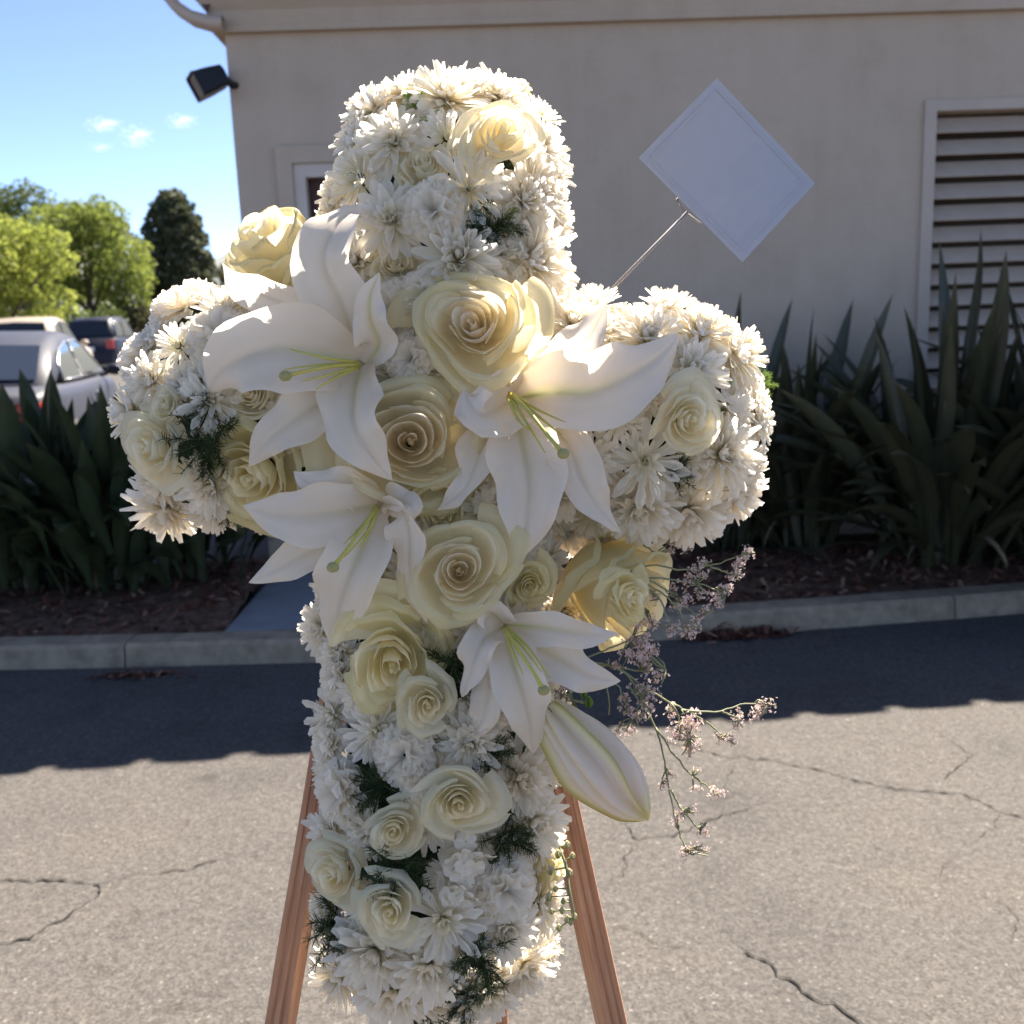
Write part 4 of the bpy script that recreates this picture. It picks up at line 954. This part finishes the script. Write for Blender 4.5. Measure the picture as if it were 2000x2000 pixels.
# ------------------------------------------------------------------ ROSES   (px, py, r, colour, proto, normal(u right, up, out) or None, dw, label)
gr = 'roses in the floral cross'
ROSES = [
 (933, 648, 112, 'peach', 0, (-.12, .10, 1), .035, 'largest peach centred rose, upper middle of the cross just under the head'),
 (790, 868, 132, 'peach', 2, (.12, -.02, 1), .008, 'wide open peach centred rose half covered by the upper left lily'),
 (904, 1112, 98, 'peach', 2, (.02, .12, 1), .035, 'peach centred rose directly below the long petal of the central lily'),
 (1130, 1108, 138, 'lemon', 2, (.70, -.42, .62), .02, 'large smooth lemon rose turned to the lower right under the right arm'),
 (1212, 1152, 52, 'lemon', 0, (.55, -.15, .8), -.005, 'small ruffled lemon rose tucked beside the large smooth lemon rose'),
 (1032, 1135, 44, 'lemon', 1, (.05, -.2, 1), .03, 'small tight lemon rose between the peach rose and the smooth lemon rose'),
 (765, 1262, 104, 'lemon', 3, (.15, -.35, .9), .02, 'loose lemon rose at the left of the upper shaft below the lower left lily'),
 (834, 1366, 56, 'cream', 3, (.1, -.1, 1), .03, 'small cream rose just below the loose lemon rose'),
 (858, 985, 64, 'lemon', 3, (.1, -.3, 1), -.005, 'lemon rose half hidden behind the thin left petal of the central lily'),
 (748, 1140, 48, 'lemon', 1, (-.1, -.2, 1), .005, 'small lemon rose behind the drooping right petal of the lower left lily'),
 (898, 1552, 68, 'cream', 1, (.12, .0, 1), .035, 'largest cream rose in the middle of the lower shaft'),
 (775, 1616, 54, 'cream', 0, (-.02, .0, 1), .03, 'round cream rose left of centre on the lower shaft above a dark fern'),
 (672, 1698, 60, 'cream', 2, (-.35, .1, .9), .03, 'cream rose on the left edge of the lower shaft'),
 (768, 1766, 62, 'cream', 3, (-.05, .02, 1), .035, 'lowest cream rose with a pale yellow heart'),
 (1332, 822, 66, 'cream', 0, (.22, -.12, 1), .03, 'cream rose on the right arm beside the tip of the central lily'),
 (588, 548, 112, 'lemon', 2, (-.42, .55, .65), .02, 'pale green yellow rose turned away to the upper left behind the upper left lily'),
 (524, 912, 100, 'lemon', 1, (-.25, -.3, .9), -.004, 'broad lemon rose below the left petals of the upper left lily'),
 (968, 288, 74, 'cream', 2, (.25, .18, .95), .03, 'cream rose with a yellow heart on the cross head'),
 (828, 345, 52, 'cream', 0, (-.05, .35, .9), -.005, 'small beige rose sunk in the middle of the cross head'),
 (775, 525, 44, 'cream', 1, (0, .2, 1), .0, 'small greenish cream rose low on the cross head above the carnations'),
 (496, 785, 48, 'cream', 1, (-.05, .15, 1), .005, 'small beige rose under the curled tip of the upper left lily'),
 (324, 882, 70, 'cream', 2, (-.30, .05, .9), .03, 'tall cream rose on the left arm'),
 (330, 800, 31, 'cream', 0, (-.2, .2, 1), .03, 'tiny white rosebud just above the tall cream rose of the left arm'),
 (1046, 1692, 44, 'lemon', 2, (.9, .0, .35), .0, 'lemon yellow rose seen from its side at the right edge of the lower shaft'),
 (1012, 192, 26, 'lemon', 2, (.3, .8, .5), .0, 'tiny yellow bud sticking up at the top right of the cross head'),
]
for (x, y, r, c, i, n, dw, lab) in ROSES:
    w = surf(x, y)[0] + dw - .02
    if x == 588: w = -.03
    if x == 1212: w = .03
    r *= 1.09
    place('rose', lab, 'rose', gr, ROSE[c], x, y, r, n, w=w, idx=i, sq=(.9, 1.1, 1) if (x, y) == (324, 882) else None)

# ------------------------------------------------------------------ CARNATIONS
gc = 'white carnations in the floral cross'
CARNS = [
 (848, 414, 62, 'carnation in the middle of the cross head below the small beige rose'),
 (827, 577, 50, 'carnation between the small greenish rose and the largest peach rose'),
 (772, 604, 56, 'carnation right of the sunlit small petal of the upper left lily'),
 (806, 702, 54, 'carnation between the upper left lily and the largest peach rose'),
 (365, 606, 74, 'bright sunlit carnation on top of the left arm'),
 (276, 698, 54, 'carnation at the upper outer edge of the left arm'),
 (430, 660, 68, 'carnation on the left arm behind the big left petal of the upper left lily'),
 (652, 1452, 54, 'carnation at the left edge of the shaft above the biggest carnation'),
 (674, 1545, 68, 'biggest carnation, on the left edge of the lower shaft'),
 (792, 1474, 62, 'carnation left of the small lower lily on the shaft'),
 (985, 1735, 68, 'carnation at the lower right of the shaft beside the yellow side-on rose'),
 (826, 1528, 46, 'carnation tucked behind the left side of the largest cream rose'),
 (668, 1320, 52, 'carnation at the left edge of the shaft below the loose lemon rose'),
 (1064, 612, 50, 'sunlit carnation right of the largest peach rose'),
 (968, 985, 44, 'carnation between the left and the lower petals of the central lily')]
for (x, y, r, lab) in CARNS: place('carnation', 'white ' + lab, 'carnation', gc, CARN, x, y, r, dw=.004, k=.9)

# ------------------------------------------------------------------ FERN TUFTS AND STOCK
gf = 'fern tufts in the floral cross'
FERNS = [
 (963, 440, 60, 'dark fern tuft on the right of the cross head'), (918, 455, 44, 'fern tuft left of the bigger fern on the cross head'),
 (412, 858, 78, 'wide dark fern tuft on the left arm beside the tall cream rose'), (456, 985, 50, 'fern tuft hanging from the lower edge of the left arm'),
 (1312, 924, 48, 'dark fern tuft below the cream rose of the right arm'), (885, 1300, 66, 'dark fern tuft between the loose lemon rose and the small lower lily'),
 (750, 1535, 62, 'fern tuft between the biggest carnation and the largest cream rose'), (782, 1688, 76, 'wide dark fern tuft between the round and the lowest cream rose'),
 (662, 1800, 82, 'spiky fern tuft at the lower left edge of the shaft'), (985, 1625, 66, 'fern tuft right of the largest cream rose'),
 (955, 1478, 54, 'fern tuft below the small lower lily'), (935, 1860, 80, 'long dark fern tuft at the lower right of the shaft'),
 (915, 1945, 58, 'fern tuft at the bottom of the shaft below the long dark one'), (835, 1975, 52, 'olive fern tuft at the very bottom of the shaft'),
 (400, 800, 44, 'fern tuft under the long petalled mum of the left arm')]
for (x, y, r, lab) in FERNS: place('fern_tuft', lab, 'fern', gf, FERN, x, y, r * 1.15, dw=.001, k=.7)
for (x, y, r, lab) in [(818, 214, 44, 'bright green sunlit fern tuft on top of the cross head'), (1482, 752, 36, 'bright green tuft at the outer edge of the right arm'), (1200, 712, 40, 'fresh green tuft behind the right petal of the central lily')]:
    place('fern_tuft', lab, 'fern', gf, FERNF, x, y, r, dw=.0, k=.8)
gst = 'white stock florets'
place('stock_blossom', 'white stock florets on the lower shaft below the largest cream rose', 'stock flower', gst, STOCK, 905, 1668, 66, dw=.012)
place('stock_blossom', 'white stock florets beside the lowest cream rose', 'stock flower', gst, STOCK, 895, 1735, 54, dw=.004)
place('stock_blossom', 'white stock florets at the right of the cream rose on the right arm', 'stock flower', gst, STOCK, 1418, 800, 52, dw=.004)

# ------------------------------------------------------------------ CHRYSANTHEMUMS
gm = 'white chrysanthemums in the floral cross'
MUMS = [
 (735, 225, 78, 'daisy', None, 'at the upper left corner of the cross head'), (873, 202, 90, 'full', None, 'topmost of all, petals standing up from the cross head'),
 (797, 192, 64, 'daisy', None, 'on the top rim of the cross head left of the topmost bloom'), (968, 200, 76, 'daisy', None, 'on the top rim of the cross head right of the topmost bloom'),
 (1052, 232, 58, 'button', None, 'with a greenish eye at the upper right of the head'), (772, 284, 82, 'daisy', (-.15, .15, 1), 'left of centre on the cross head under the bright green fern'),
 (874, 274, 66, 'button', (.05, .05, 1), 'with a dark green eye at the centre of the cross head'), (705, 278, 76, 'daisy', None, 'on the left flank of the cross head, upper one'),
 (706, 352, 80, 'button', (-.6, 0, .8), 'with many fine petals on the left flank of the cross head'), (914, 372, 84, 'spoon', (.25, -.1, 1), 'with pointed petals right of the small beige rose'),
 (1048, 300, 76, 'full', None, 'at the right rim of the cross head beside its cream rose'), (1040, 372, 78, 'full', None, 'at the right rim of the cross head above the fern'),
 (768, 432, 88, 'daisy', (-.1, .0, 1), 'left of the carnation on the cross head'), (1018, 396, 70, 'daisy', (.4, .1, .9), 'just above the dark fern on the cross head'),
 (898, 510, 92, 'daisy', (0, .15, 1), 'wide one just above the largest peach rose'), (1030, 512, 100, 'full', (.6, .05, .8), 'biggest on the right flank of the cross head'),
 (980, 505, 54, 'spoon', (.2, .1, 1), 'with curled spoon petals beside the biggest right flank bloom'), (700, 515, 66, 'daisy', (-.3, .1, .9), 'behind the tall curling petal of the upper left lily'),
 (1090, 580, 60, 'button', None, 'in the inner corner between the head and the right arm'), (660, 440, 60, 'full', None, 'low on the left flank of the cross head'),
 (352, 678, 56, 'button', (-.1, .1, 1), 'small with a dark green eye on the left arm'), (440, 622, 72, 'full', (-.05, .7, .6), 'sunlit one on the top edge of the left arm'),
 (300, 745, 58, 'daisy', (-.4, 0, .9), 'on the left arm above the tiny rosebud'), (416, 782, 70, 'spoon', (.1, -.05, 1), 'with long loose petals on the left arm'),
 (416, 945, 74, 'daisy', (.0, -.4, .9), 'under the wide dark fern of the left arm'), (330, 985, 84, 'full', (-.2, -.75, .5), 'big one on the underside of the left arm'),
 (520, 640, 60, 'full', (0, .5, .8), 'behind the left petals of the upper left lily'),
 (1262, 668, 78, 'daisy', (0, .5, .8), 'on top of the right arm above the central lily'), (1366, 660, 82, 'daisy', (.15, .65, .7), 'with long upright petals on top of the right arm'),
 (1428, 698, 84, 'full', (.7, .4, .5), 'at the upper outer corner of the right arm'), (1345, 730, 80, 'daisy', (.2, .2, 1), 'at the tip of the long right petal of the central lily'),
 (1208, 822, 58, 'button', (-.1, .1, 1), 'below the long right petal of the central lily'), (1258, 900, 84, 'spoon', (-.05, -.15, 1), 'with drooping narrow petals left of the right arm fern'),
 (1402, 885, 88, 'full', (.35, -.1, .9), 'large dense one low on the right arm'), (1345, 898, 44, 'spoon', (-.1, .0, 1), 'small curled one touching the right arm fern'),
 (1250, 982, 90, 'full', (-.1, -.6, .8), 'on the underside of the right arm near the lemon rose'), (1340, 990, 92, 'full', (.1, -.65, .75), 'on the underside of the right arm, outer one'),
 (1150, 900, 66, 'daisy', (.0, -.1, 1), 'behind the lower right petal of the central lily'), (1420, 955, 84, 'full', (.6, -.5, .6), 'at the lower outer corner of the right arm'),
 (1120, 640, 70, 'daisy', (.0, .5, .8), 'sunlit one behind the upper petal of the central lily'), (1170, 652, 56, 'daisy', (.1, .5, .8), 'beside the yellow green tip of the central lily'),
 (1200, 985, 60, 'full', (-.1, -.3, .9), 'just above the large smooth lemon rose'),
 (640, 1225, 66, 'daisy', (-.6, 0, .7), 'on the left edge of the shaft under the lower left lily'), (668, 1275, 50, 'full', (-.5, 0, .8), 'at the left edge of the shaft beside the loose lemon rose'),
 (714, 1352, 54, 'daisy', (-.2, -.1, 1), 'below the loose lemon rose and left of the small cream rose'), (655, 1395, 66, 'spoon', (-.55, .1, .8), 'with pointed petals at the left edge over the easel leg'),
 (738, 1425, 72, 'spoon', (-.1, -.1, 1), 'with long drooping petals above the biggest carnation'), (918, 1450, 70, 'daisy', (0, -.1, 1), 'under the tip of the small lower lily'),
 (1008, 1520, 88, 'full', (.45, .05, .9), 'large one on the right of the shaft below the lily bud'), (1030, 1600, 84, 'full', (.55, -.05, .8), 'large one on the right of the shaft above the yellow side-on rose'),
 (652, 1625, 66, 'daisy', (-.6, 0, .8), 'between the biggest carnation and the left edge cream rose'), (866, 1792, 88, 'spoon', (.05, -.05, 1), 'with long narrow petals right of the lowest cream rose'),
 (985, 1805, 72, 'daisy', (.3, -.1, 1), 'below the lower right carnation'), (735, 1850, 92, 'full', (-.1, -.15, 1), 'large one under the lowest cream rose'),
 (840, 1880, 86, 'daisy', (.0, -.25, 1), 'near the bottom of the shaft left of the long dark fern'), (772, 1925, 88, 'full', (-.1, -.45, .9), 'lowest large one at the foot of the shaft'),
 (672, 1900, 80, 'full', (-.5, -.3, .8), 'at the lower left corner of the shaft below the spiky fern'), (1020, 1880, 70, 'full', (.5, -.2, .7), 'sunlit yellowish one at the lower right corner of the shaft'),
 (1062, 1845, 62, 'daisy', (.85, .1, .3), 'brightly sunlit one at the lower right rim of the shaft'), (960, 1925, 74, 'full', (.2, -.4, .9), 'at the foot of the shaft right of the long dark fern'),
 (640, 1770, 50, 'full', (-.8, 0, .4), 'shaded one at the left edge behind the spiky fern'),
 (1105, 1035, 62, 'full', (.1, -.2, 1), 'just behind the top of the large smooth lemon rose'), (1178, 1050, 52, 'full', (.3, -.4, .9), 'under the right arm beside the large smooth lemon rose'), (1095, 1195, 54, 'full', (.3, -.1, 1), 'between the large smooth lemon rose and the small lower lily'),
 (1100, 960, 60, 'full', (.1, -.1, 1), 'between the petals of the central lily'), (600, 800, 56, 'full', (-.1, 0, 1), 'behind the lower petals of the upper left lily'),
 (945, 1405, 50, 'spoon', (0, 0, 1), 'small one behind the lower left petal of the small lower lily'), (1070, 1400, 60, 'full', (.6, 0, .8), 'behind the top of the lily bud'),
]
for (x, y, r, k, n, lab) in MUMS:
    if k == 'daisy' and (x * 7 + y) % 5 < 3: k = 'full'
    place('chrysanthemum', 'white chrysanthemum ' + lab.replace('central lily', 'centre lily'), 'chrysanthemum', gm, MUM[k], x, y, r, n, dw=.0)
# rim blooms that turn outward all the way round, then small ones that close the gaps
occ = [(q[0], q[1], q[2]) for q in MUMS + ROSES + [c for c in CARNS]]
def outline():
    out = []
    for a in np.linspace(0, 2 * math.pi, 1440, endpoint=False):
        pass
    for x in range(216, 1530, 6):
        for y in range(110, 2030, 6):
            l, v = skel(x, y)
            if abs(l - RAD * .90) < 4: out.append((x, y))
    return out
def near_name(x, y, n_only=None):
    best = min(((q[0] - x) ** 2 + (q[1] - y) ** 2, q[-1]) for q in ROSES + CARNS); return best[1]
def side(x, y):
    if y < 560 and 600 < x < 1140: return ('left' if x < 760 else 'right' if x > 980 else 'top') + ' rim of the cross head'
    if x < 620 and y < 1100: return ('upper' if y < 640 else 'lower' if y > 930 else 'outer') + ' rim of the left arm'
    if x > 1100 and y < 1080: return ('upper' if y < 650 else 'lower' if y > 940 else 'outer') + ' rim of the right arm'
    return ('left' if x < 760 else 'right' if x > 980 else 'bottom') + (' rim of the upper shaft' if y < 1400 else ' rim of the lower shaft')
rim = []
cand = outline(); random.Random(3).shuffle(cand)
for (x, y) in cand:
    if any((x - a) ** 2 + (y - b_) ** 2 < 88 ** 2 for a, b_ in rim): continue
    if any((x - q[0]) ** 2 + (y - q[1]) ** 2 < 40 ** 2 for q in occ): continue
    rim.append((x, y))
ORD = ['first', 'second', 'third', 'fourth', 'fifth', 'sixth', 'seventh', 'eighth', 'ninth', 'tenth', 'eleventh', 'twelfth', 'thirteenth', 'fourteenth', 'fifteenth', 'sixteenth', 'seventeenth', 'eighteenth', 'nineteenth', 'twentieth', 'twenty first', 'twenty second', 'twenty third', 'twenty fourth']
def ordered(pts):
    by = {}
    for q in pts: by.setdefault(side(*q), []).append(q)
    for sd_, L in by.items():
        horiz = any(k in sd_ for k in ('upper rim', 'lower rim', 'top', 'bottom')); L.sort(key=(lambda q: q[0]) if horiz else (lambda q: q[1]))
        for i, q in enumerate(L): yield q, sd_, ORD[min(i, 23)] + (' from the left' if horiz else ' from the top')
for (x, y), sd_, od in list(ordered(rim)):
    place('chrysanthemum', 'outward turned white mum, ' + od.replace('from the', 'from') + ', ' + sd_, 'chrysanthemum', gm, MUM[['full', 'full', 'daisy', 'button'][int(rng.integers(4))]], x, y, 60 + 14 * rng.random(), dw=-.012)
occ += [(a, b_, 66) for a, b_ in rim] + [(f[0], f[1], f[2] * 1.2) for f in FERNS]
gx, gy = np.meshgrid(np.arange(216, 1530, 10), np.arange(120, 2000, 10)); cov = np.zeros(gx.shape, bool)
for q in occ: cov |= (gx - q[0]) ** 2 + (gy - q[1]) ** 2 < (q[2] * (.93 - .25 * surf(q[0], q[1])[1] ** 3)) ** 2
fill = []
for i in range(gx.shape[0]):
    for j in range(gx.shape[1]):
        x, y = int(gx[i, j]), int(gy[i, j])
        if cov[i, j] or skel(x, y)[0] > RAD * .92: continue
        x2, y2 = x + 20, y + 32
        fill.append((x2, y2)); cov |= (gx - x2) ** 2 + (gy - y2) ** 2 < 54 ** 2
for k, ((x2, y2), sd_, od) in enumerate(list(ordered(fill))):
    place('chrysanthemum', 'small sunken white mum, ' + od.replace('from the', 'from') + ', inside ' + sd_, 'chrysanthemum', gm, MUM[['full', 'daisy', 'full'][k % 3]], x2, y2, 60, dw=-.016)
print('rim', len(rim), 'fill', len(fill))

# ------------------------------------------------------------------ STATICE SPRAYS
def floret_cluster(n, seed, spread=1.0):
    r = np.random.default_rng(seed); b = MB()
    for k in range(n):
        c = r.normal(0, .45, 3) * np.array([1, 1, .8]); d = nrm(c + r.normal(0, .5, 3) + 1e-3)
        a1 = nrm(np.cross(d, r.normal(size=3))); a2 = np.cross(d, a1); s = .26 * (.7 + .5 * r.random()); t = r.random()
        for q in range(4):
            an = q * math.pi / 2 + r.normal(0, .2); e = a1 * math.cos(an) + a2 * math.sin(an); f = np.cross(d, e)
            b.add([c, c + e * s * .6 + f * s * .35 + d * s * .5, c + e * s + d * s * .35, c + e * s * .6 - f * s * .35 + d * s * .5], [(0, 1, 2, 3)], t)
        b.add([c - a1 * s * .15, c + a1 * s * .15, c - d * s * .9], [(0, 1, 2)], .0)
    return b.mesh('statice_floret', M_STATICE, False)
FLOR = [floret_cluster(n, s) for n, s in ((26, 1), (34, 2), (20, 3), (30, 4))]
def spray(label, stems, clusters):
    o_ = P(*stems[0][0]); t = thing('statice_sprig', label, 'statice', o_, group='dusty pink statice sprigs'); bpy.context.view_layer.update()
    for st in stems:
        b = MB(); pts = cat_rom([P(*q) for q in st], 4 * len(st)); n = len(pts)
        b.tube([p - o_ + rng.normal(0, .0005, 3) for p in pts], [.0012 - .0005 * i / n for i in range(n)], 5)
        link('stem', b.mesh('statice_stem', M_STEM), t)
    tw = MB()
    for (x, y, w, r) in clusters:
        c = P(x, y, w) - o_; o = link('floret_cluster', FLOR[int(rng.integers(4))], t); o.location = tuple(c)
        s = 1.1 * r * DC / FPX; o.scale = (s, s, s); o.rotation_euler = tuple(rng.random(3) * 6.28)
        best = min((np.linalg.norm(P(*q) - P(x, y, w)), tuple(q)) for st in stems for q in st)[1]; a = P(*best) - o_
        for k in range(4):
            e = c + rng.normal(0, s * .5, 3); tw.tube([a, (a + e) / 2 + rng.normal(0, .002, 3), e], [.0009, .0008, .0006], 4)
    link('twigs', tw.mesh('statice_twigs', M_STEM), t)['kind'] = 'stuff'
    return t
spray('upper statice sprig fanning right from beside the smooth lemon rose', [
    [(1200, 1130, .0), (1265, 1105, -.01), (1330, 1112, -.02), (1385, 1105, -.03), (1445, 1085, -.03)],
    [(1200, 1130, .0), (1262, 1132, 0), (1320, 1165, -.01), (1345, 1190, -.01), (1370, 1205, -.01)],
    [(1200, 1135, .0), (1290, 1130, -.01), (1360, 1140, -.02), (1410, 1155, -.03)],
    [(1215, 1120, .0), (1280, 1150, .01), (1318, 1180, .01), (1340, 1222, .01)],
    [(1385, 1105, -.03), (1420, 1118, -.03), (1440, 1125, -.03)], [(1215, 1120, 0), (1285, 1165, .01), (1300, 1200, .012), (1312, 1228, .012)]],
    [(1452, 1090, -.03, 17), (1442, 1108, -.03, 16), (1462, 1076, -.03, 12), (1432, 1126, -.03, 13), (1362, 1118, -.025, 18), (1372, 1100, -.03, 14), (1345, 1135, -.02, 13), (1318, 1145, -.01, 14),
     (1418, 1150, -.03, 16), (1398, 1168, -.02, 15), (1405, 1180, -.02, 12), (1370, 1160, -.015, 14), (1382, 1188, -.01, 14), (1362, 1205, -.01, 16), (1345, 1232, .01, 17), (1356, 1222, .01, 13), (1308, 1232, .012, 17), (1318, 1222, .012, 13), (1322, 1182, .0, 14), (1340, 1170, 0, 14), (1278, 1165, 0, 13)])
spray('shaded statice sprig peeping out under the right arm', [
    [(1235, 1050, -.04), (1290, 1045, -.05), (1325, 1035, -.06)], [(1235, 1050, -.04), (1280, 1060, -.05), (1320, 1060, -.06)], [(1238, 1052, -.04), (1265, 1070, -.05), (1285, 1085, -.05)]],
    [(1335, 1045, -.06, 20), (1322, 1062, -.06, 18), (1340, 1066, -.06, 14), (1286, 1088, -.05, 16), (1308, 1078, -.05, 12)])
spray('dense dusty pink statice sprig behind the small lower lily', [
    [(1130, 1290, .0), (1180, 1270, -.01), (1235, 1245, -.02), (1262, 1190, -.02)], [(1130, 1300, .0), (1190, 1300, -.01), (1250, 1310, -.02), (1300, 1308, -.02)],
    [(1150, 1290, .0), (1215, 1310, -.01), (1250, 1360, -.01), (1240, 1400, -.01)], [(1100, 1275, .01), (1140, 1290, .01), (1180, 1310, .01), (1190, 1395, -.02)], [(1130, 1290, 0), (1200, 1330, -.01), (1225, 1380, -.01)]],
    [(1252, 1190, -.02, 17), (1262, 1210, -.02, 16), (1248, 1222, -.02, 18), (1275, 1218, -.02, 14), (1238, 1255, -.01, 22), (1260, 1262, -.01, 22), (1225, 1275, -.01, 20), (1275, 1275, -.02, 17), (1250, 1290, -.01, 22), (1268, 1305, -.02, 20),
     (1280, 1322, -.02, 18), (1255, 1345, -.01, 17), (1275, 1352, -.01, 15), (1220, 1368, -.01, 18), (1228, 1390, -.01, 14), (1262, 1375, -.01, 17), (1255, 1400, -.01, 13), (1232, 1425, -.01, 14), (1216, 1430, -.01, 14), (1105, 1342, .02, 16), (1130, 1338, .02, 15), (1090, 1362, .02, 14), (1200, 1300, 0, 15)])
spray('long hanging statice sprig trailing down in front of the sunlit asphalt', [
    [(1215, 1310, -.01), (1265, 1345, -.02), (1310, 1372, -.03), (1345, 1388, -.03), (1410, 1388, -.04), (1450, 1375, -.05), (1498, 1376, -.05)],
    [(1345, 1388, -.03), (1385, 1415, -.03), (1412, 1440, -.03)], [(1410, 1388, -.04), (1440, 1402, -.04)],
    [(1230, 1340, -.01), (1280, 1420, -.02), (1298, 1490, -.02), (1310, 1560, -.02), (1325, 1620, -.02), (1340, 1662, -.02)],
    [(1280, 1420, -.02), (1320, 1478, -.025), (1352, 1515, -.03), (1395, 1545, -.03)], [(1310, 1545, -.02), (1335, 1585, -.02), (1368, 1622, -.02)], [(1300, 1500, -.02), (1292, 1530, -.02)], [(1310, 1372, -.03), (1330, 1410, -.03), (1345, 1440, -.03)]],
    [(1500, 1376, -.05, 13), (1482, 1384, -.05, 17), (1475, 1398, -.05, 14), (1442, 1402, -.04, 16), (1438, 1418, -.04, 11), (1420, 1445, -.03, 14), (1405, 1440, -.03, 12), (1435, 1448, -.03, 9),
     (1312, 1390, -.03, 17), (1335, 1432, -.03, 24), (1350, 1402, -.03, 20), (1318, 1430, -.03, 19), (1345, 1455, -.03, 20), (1352, 1418, -.03, 18), (1362, 1450, -.03, 12), (1348, 1470, -.03, 11),
     (1392, 1545, -.03, 14), (1405, 1550, -.03, 12), (1360, 1540, -.03, 12), (1362, 1505, -.03, 8), (1296, 1530, -.02, 13), (1310, 1512, -.02, 10), (1330, 1590, -.02, 14), (1355, 1582, -.02, 10), (1320, 1600, -.02, 11), (1372, 1628, -.02, 15), (1378, 1612, -.02, 10), (1345, 1660, -.02, 14), (1365, 1655, -.02, 11), (1336, 1668, -.02, 11), (1378, 1662, -.02, 8)])

# green seed buds hanging at the lower right of the shaft
def buds(label, stem, balls, mat_b):
    o_ = P(*stem[0]); t = thing('bud_sprig', label, 'bud sprig', o_, group='green bud sprigs'); bpy.context.view_layer.update()
    b = MB(); pts = cat_rom([P(*q) for q in stem], 12); b.tube([p - o_ for p in pts], .0016, 6)
    for (x, y, w, r) in balls:
        c = P(x, y, w) - o_; a = min(pts, key=lambda p: np.linalg.norm(p - o_ - c)) - o_; b.tube([a, c], .0008, 4)
    link('stem', b.mesh('bud_sprig_stem', M_STEM), t)
    for (x, y, w, r) in balls:
        bb_ = MB(); s = r * DC / FPX; c = P(x, y, w) - o_
        for q in range(4):
            V, F, T = strip(1.5, 1.25, R_(75), R_(125), q * 1.57 + .2, .25, -.6, ([0, .35, .7, 1], [.5, 1, .8, .1]), .35, 5, 3, 0, 1)
            bb_.add([tuple(c + s * np.array(v)) for v in V], F, T)
        link('bud', bb_.mesh('bud', mat_b), t)
M_BUDG = petal_mat('bud_green', [(0, (.34, .35, .12)), (.6, (.66, .62, .36)), (1, (.85, .80, .60))], .3)
buds('green bud sprig dangling at the lower right edge of the shaft beside the easel leg', [(1085, 1640, -.03), (1105, 1690, -.02), (1112, 1740, -.01), (1122, 1790, -.01)],
     [(1108, 1650, -.02, 12), (1090, 1668, -.02, 13), (1118, 1672, -.02, 11), (1076, 1700, -.02, 14), (1112, 1705, -.02, 13), (1085, 1735, -.01, 11), (1072, 1752, -.01, 13), (1100, 1760, -.01, 10), (1078, 1780, -.01, 9), (1098, 1778, -.01, 11), (1108, 1795, -.01, 12), (1122, 1790, -.01, 11), (1092, 1812, -.01, 11), (1115, 1802, -.01, 9)], M_BUDG)
buds('yellow green bud sprig squeezed between the small lower lily and the lily bud', [(1085, 1350, .0), (1110, 1365, .01), (1140, 1372, .01)],
     [(1150, 1372, .01, 16), (1120, 1385, .01, 15), (1100, 1390, .01, 12), (1140, 1355, .01, 13), (1112, 1362, .01, 13)], M_FRESH)

# ------------------------------------------------------------------ THE CARD
t = thing('gift_card', 'pale blank card on a plastic pick, tilted like a diamond beside the cross head', 'card', P(1330, 420, -.02)); bpy.context.view_layer.update()
o_ = P(1330, 420, -.02)
cq = [np.array(q, float) for q in ((1400, 152), (1592, 358), (1450, 512), (1247, 308))]
def card_pt(u, v, dw):
    q = (cq[0] * (1 - u) + cq[1] * u) * (1 - v) + (cq[3] * (1 - u) + cq[2] * u) * v
    return P(q[0], q[1], dw + .010 * (u - .5) ** 2 * 4 - .004 * (v - .5)) - o_
V = [card_pt(i / 8, j / 8, dw) for dw in (-.02, -.0212) for i in range(9) for j in range(9)]
F = [tuple(k for k in f) for f in grid_faces(9, 9)] + [tuple(81 + k for k in reversed(f)) for f in grid_faces(9, 9)]
edge = [9 * i for i in range(9)] + [72 + j for j in range(1, 9)] + [9 * i + 8 for i in range(7, -1, -1)] + [j for j in range(7, 0, -1)]
F += [(edge[k], edge[(k + 1) % 32], edge[(k + 1) % 32] + 81, edge[k] + 81) for k in range(32)]
link('card', mesh_of('card', V, F, M_CARD, False), t)
b = MB()
for (u0, u1, v0, v1) in ((.05, .95, .05, .075), (.05, .95, .925, .95), (.05, .075, .08, .92), (.925, .95, .08, .92)):
    n = 8; hor = u1 - u0 > .5; V = []
    for i in range(n + 1):
        f = i / n
        for g_ in (0, 1):
            u, v = (u0 + (u1 - u0) * f, v0 + (v1 - v0) * g_) if hor else (u0 + (u1 - u0) * g_, v0 + (v1 - v0) * f)
            V.append(card_pt(u, v, -.0194))
    b.add(V, [(2 * i, 2 * i + 1, 2 * i + 3, 2 * i + 2) for i in range(n)])
link('border', b.mesh('card_border', M_CARD, False), t)
b = MB(); b.tube([P(1120, 660, -.06) - o_, P(1200, 560, -.035) - o_, P(1343, 414, -.0225) - o_], [.0022, .0020, .0018], 6)
for q in ((1322, 390), (1368, 436)): b.tube([P(1340, 417, -.0235) - o_, P(*q, -.0235) - o_, P(q[0] + 34, q[1] - 34, -.0228) - o_], [.0016, .0014, .001], 5)
link('pick', b.mesh('card_pick', M_PICK), t)
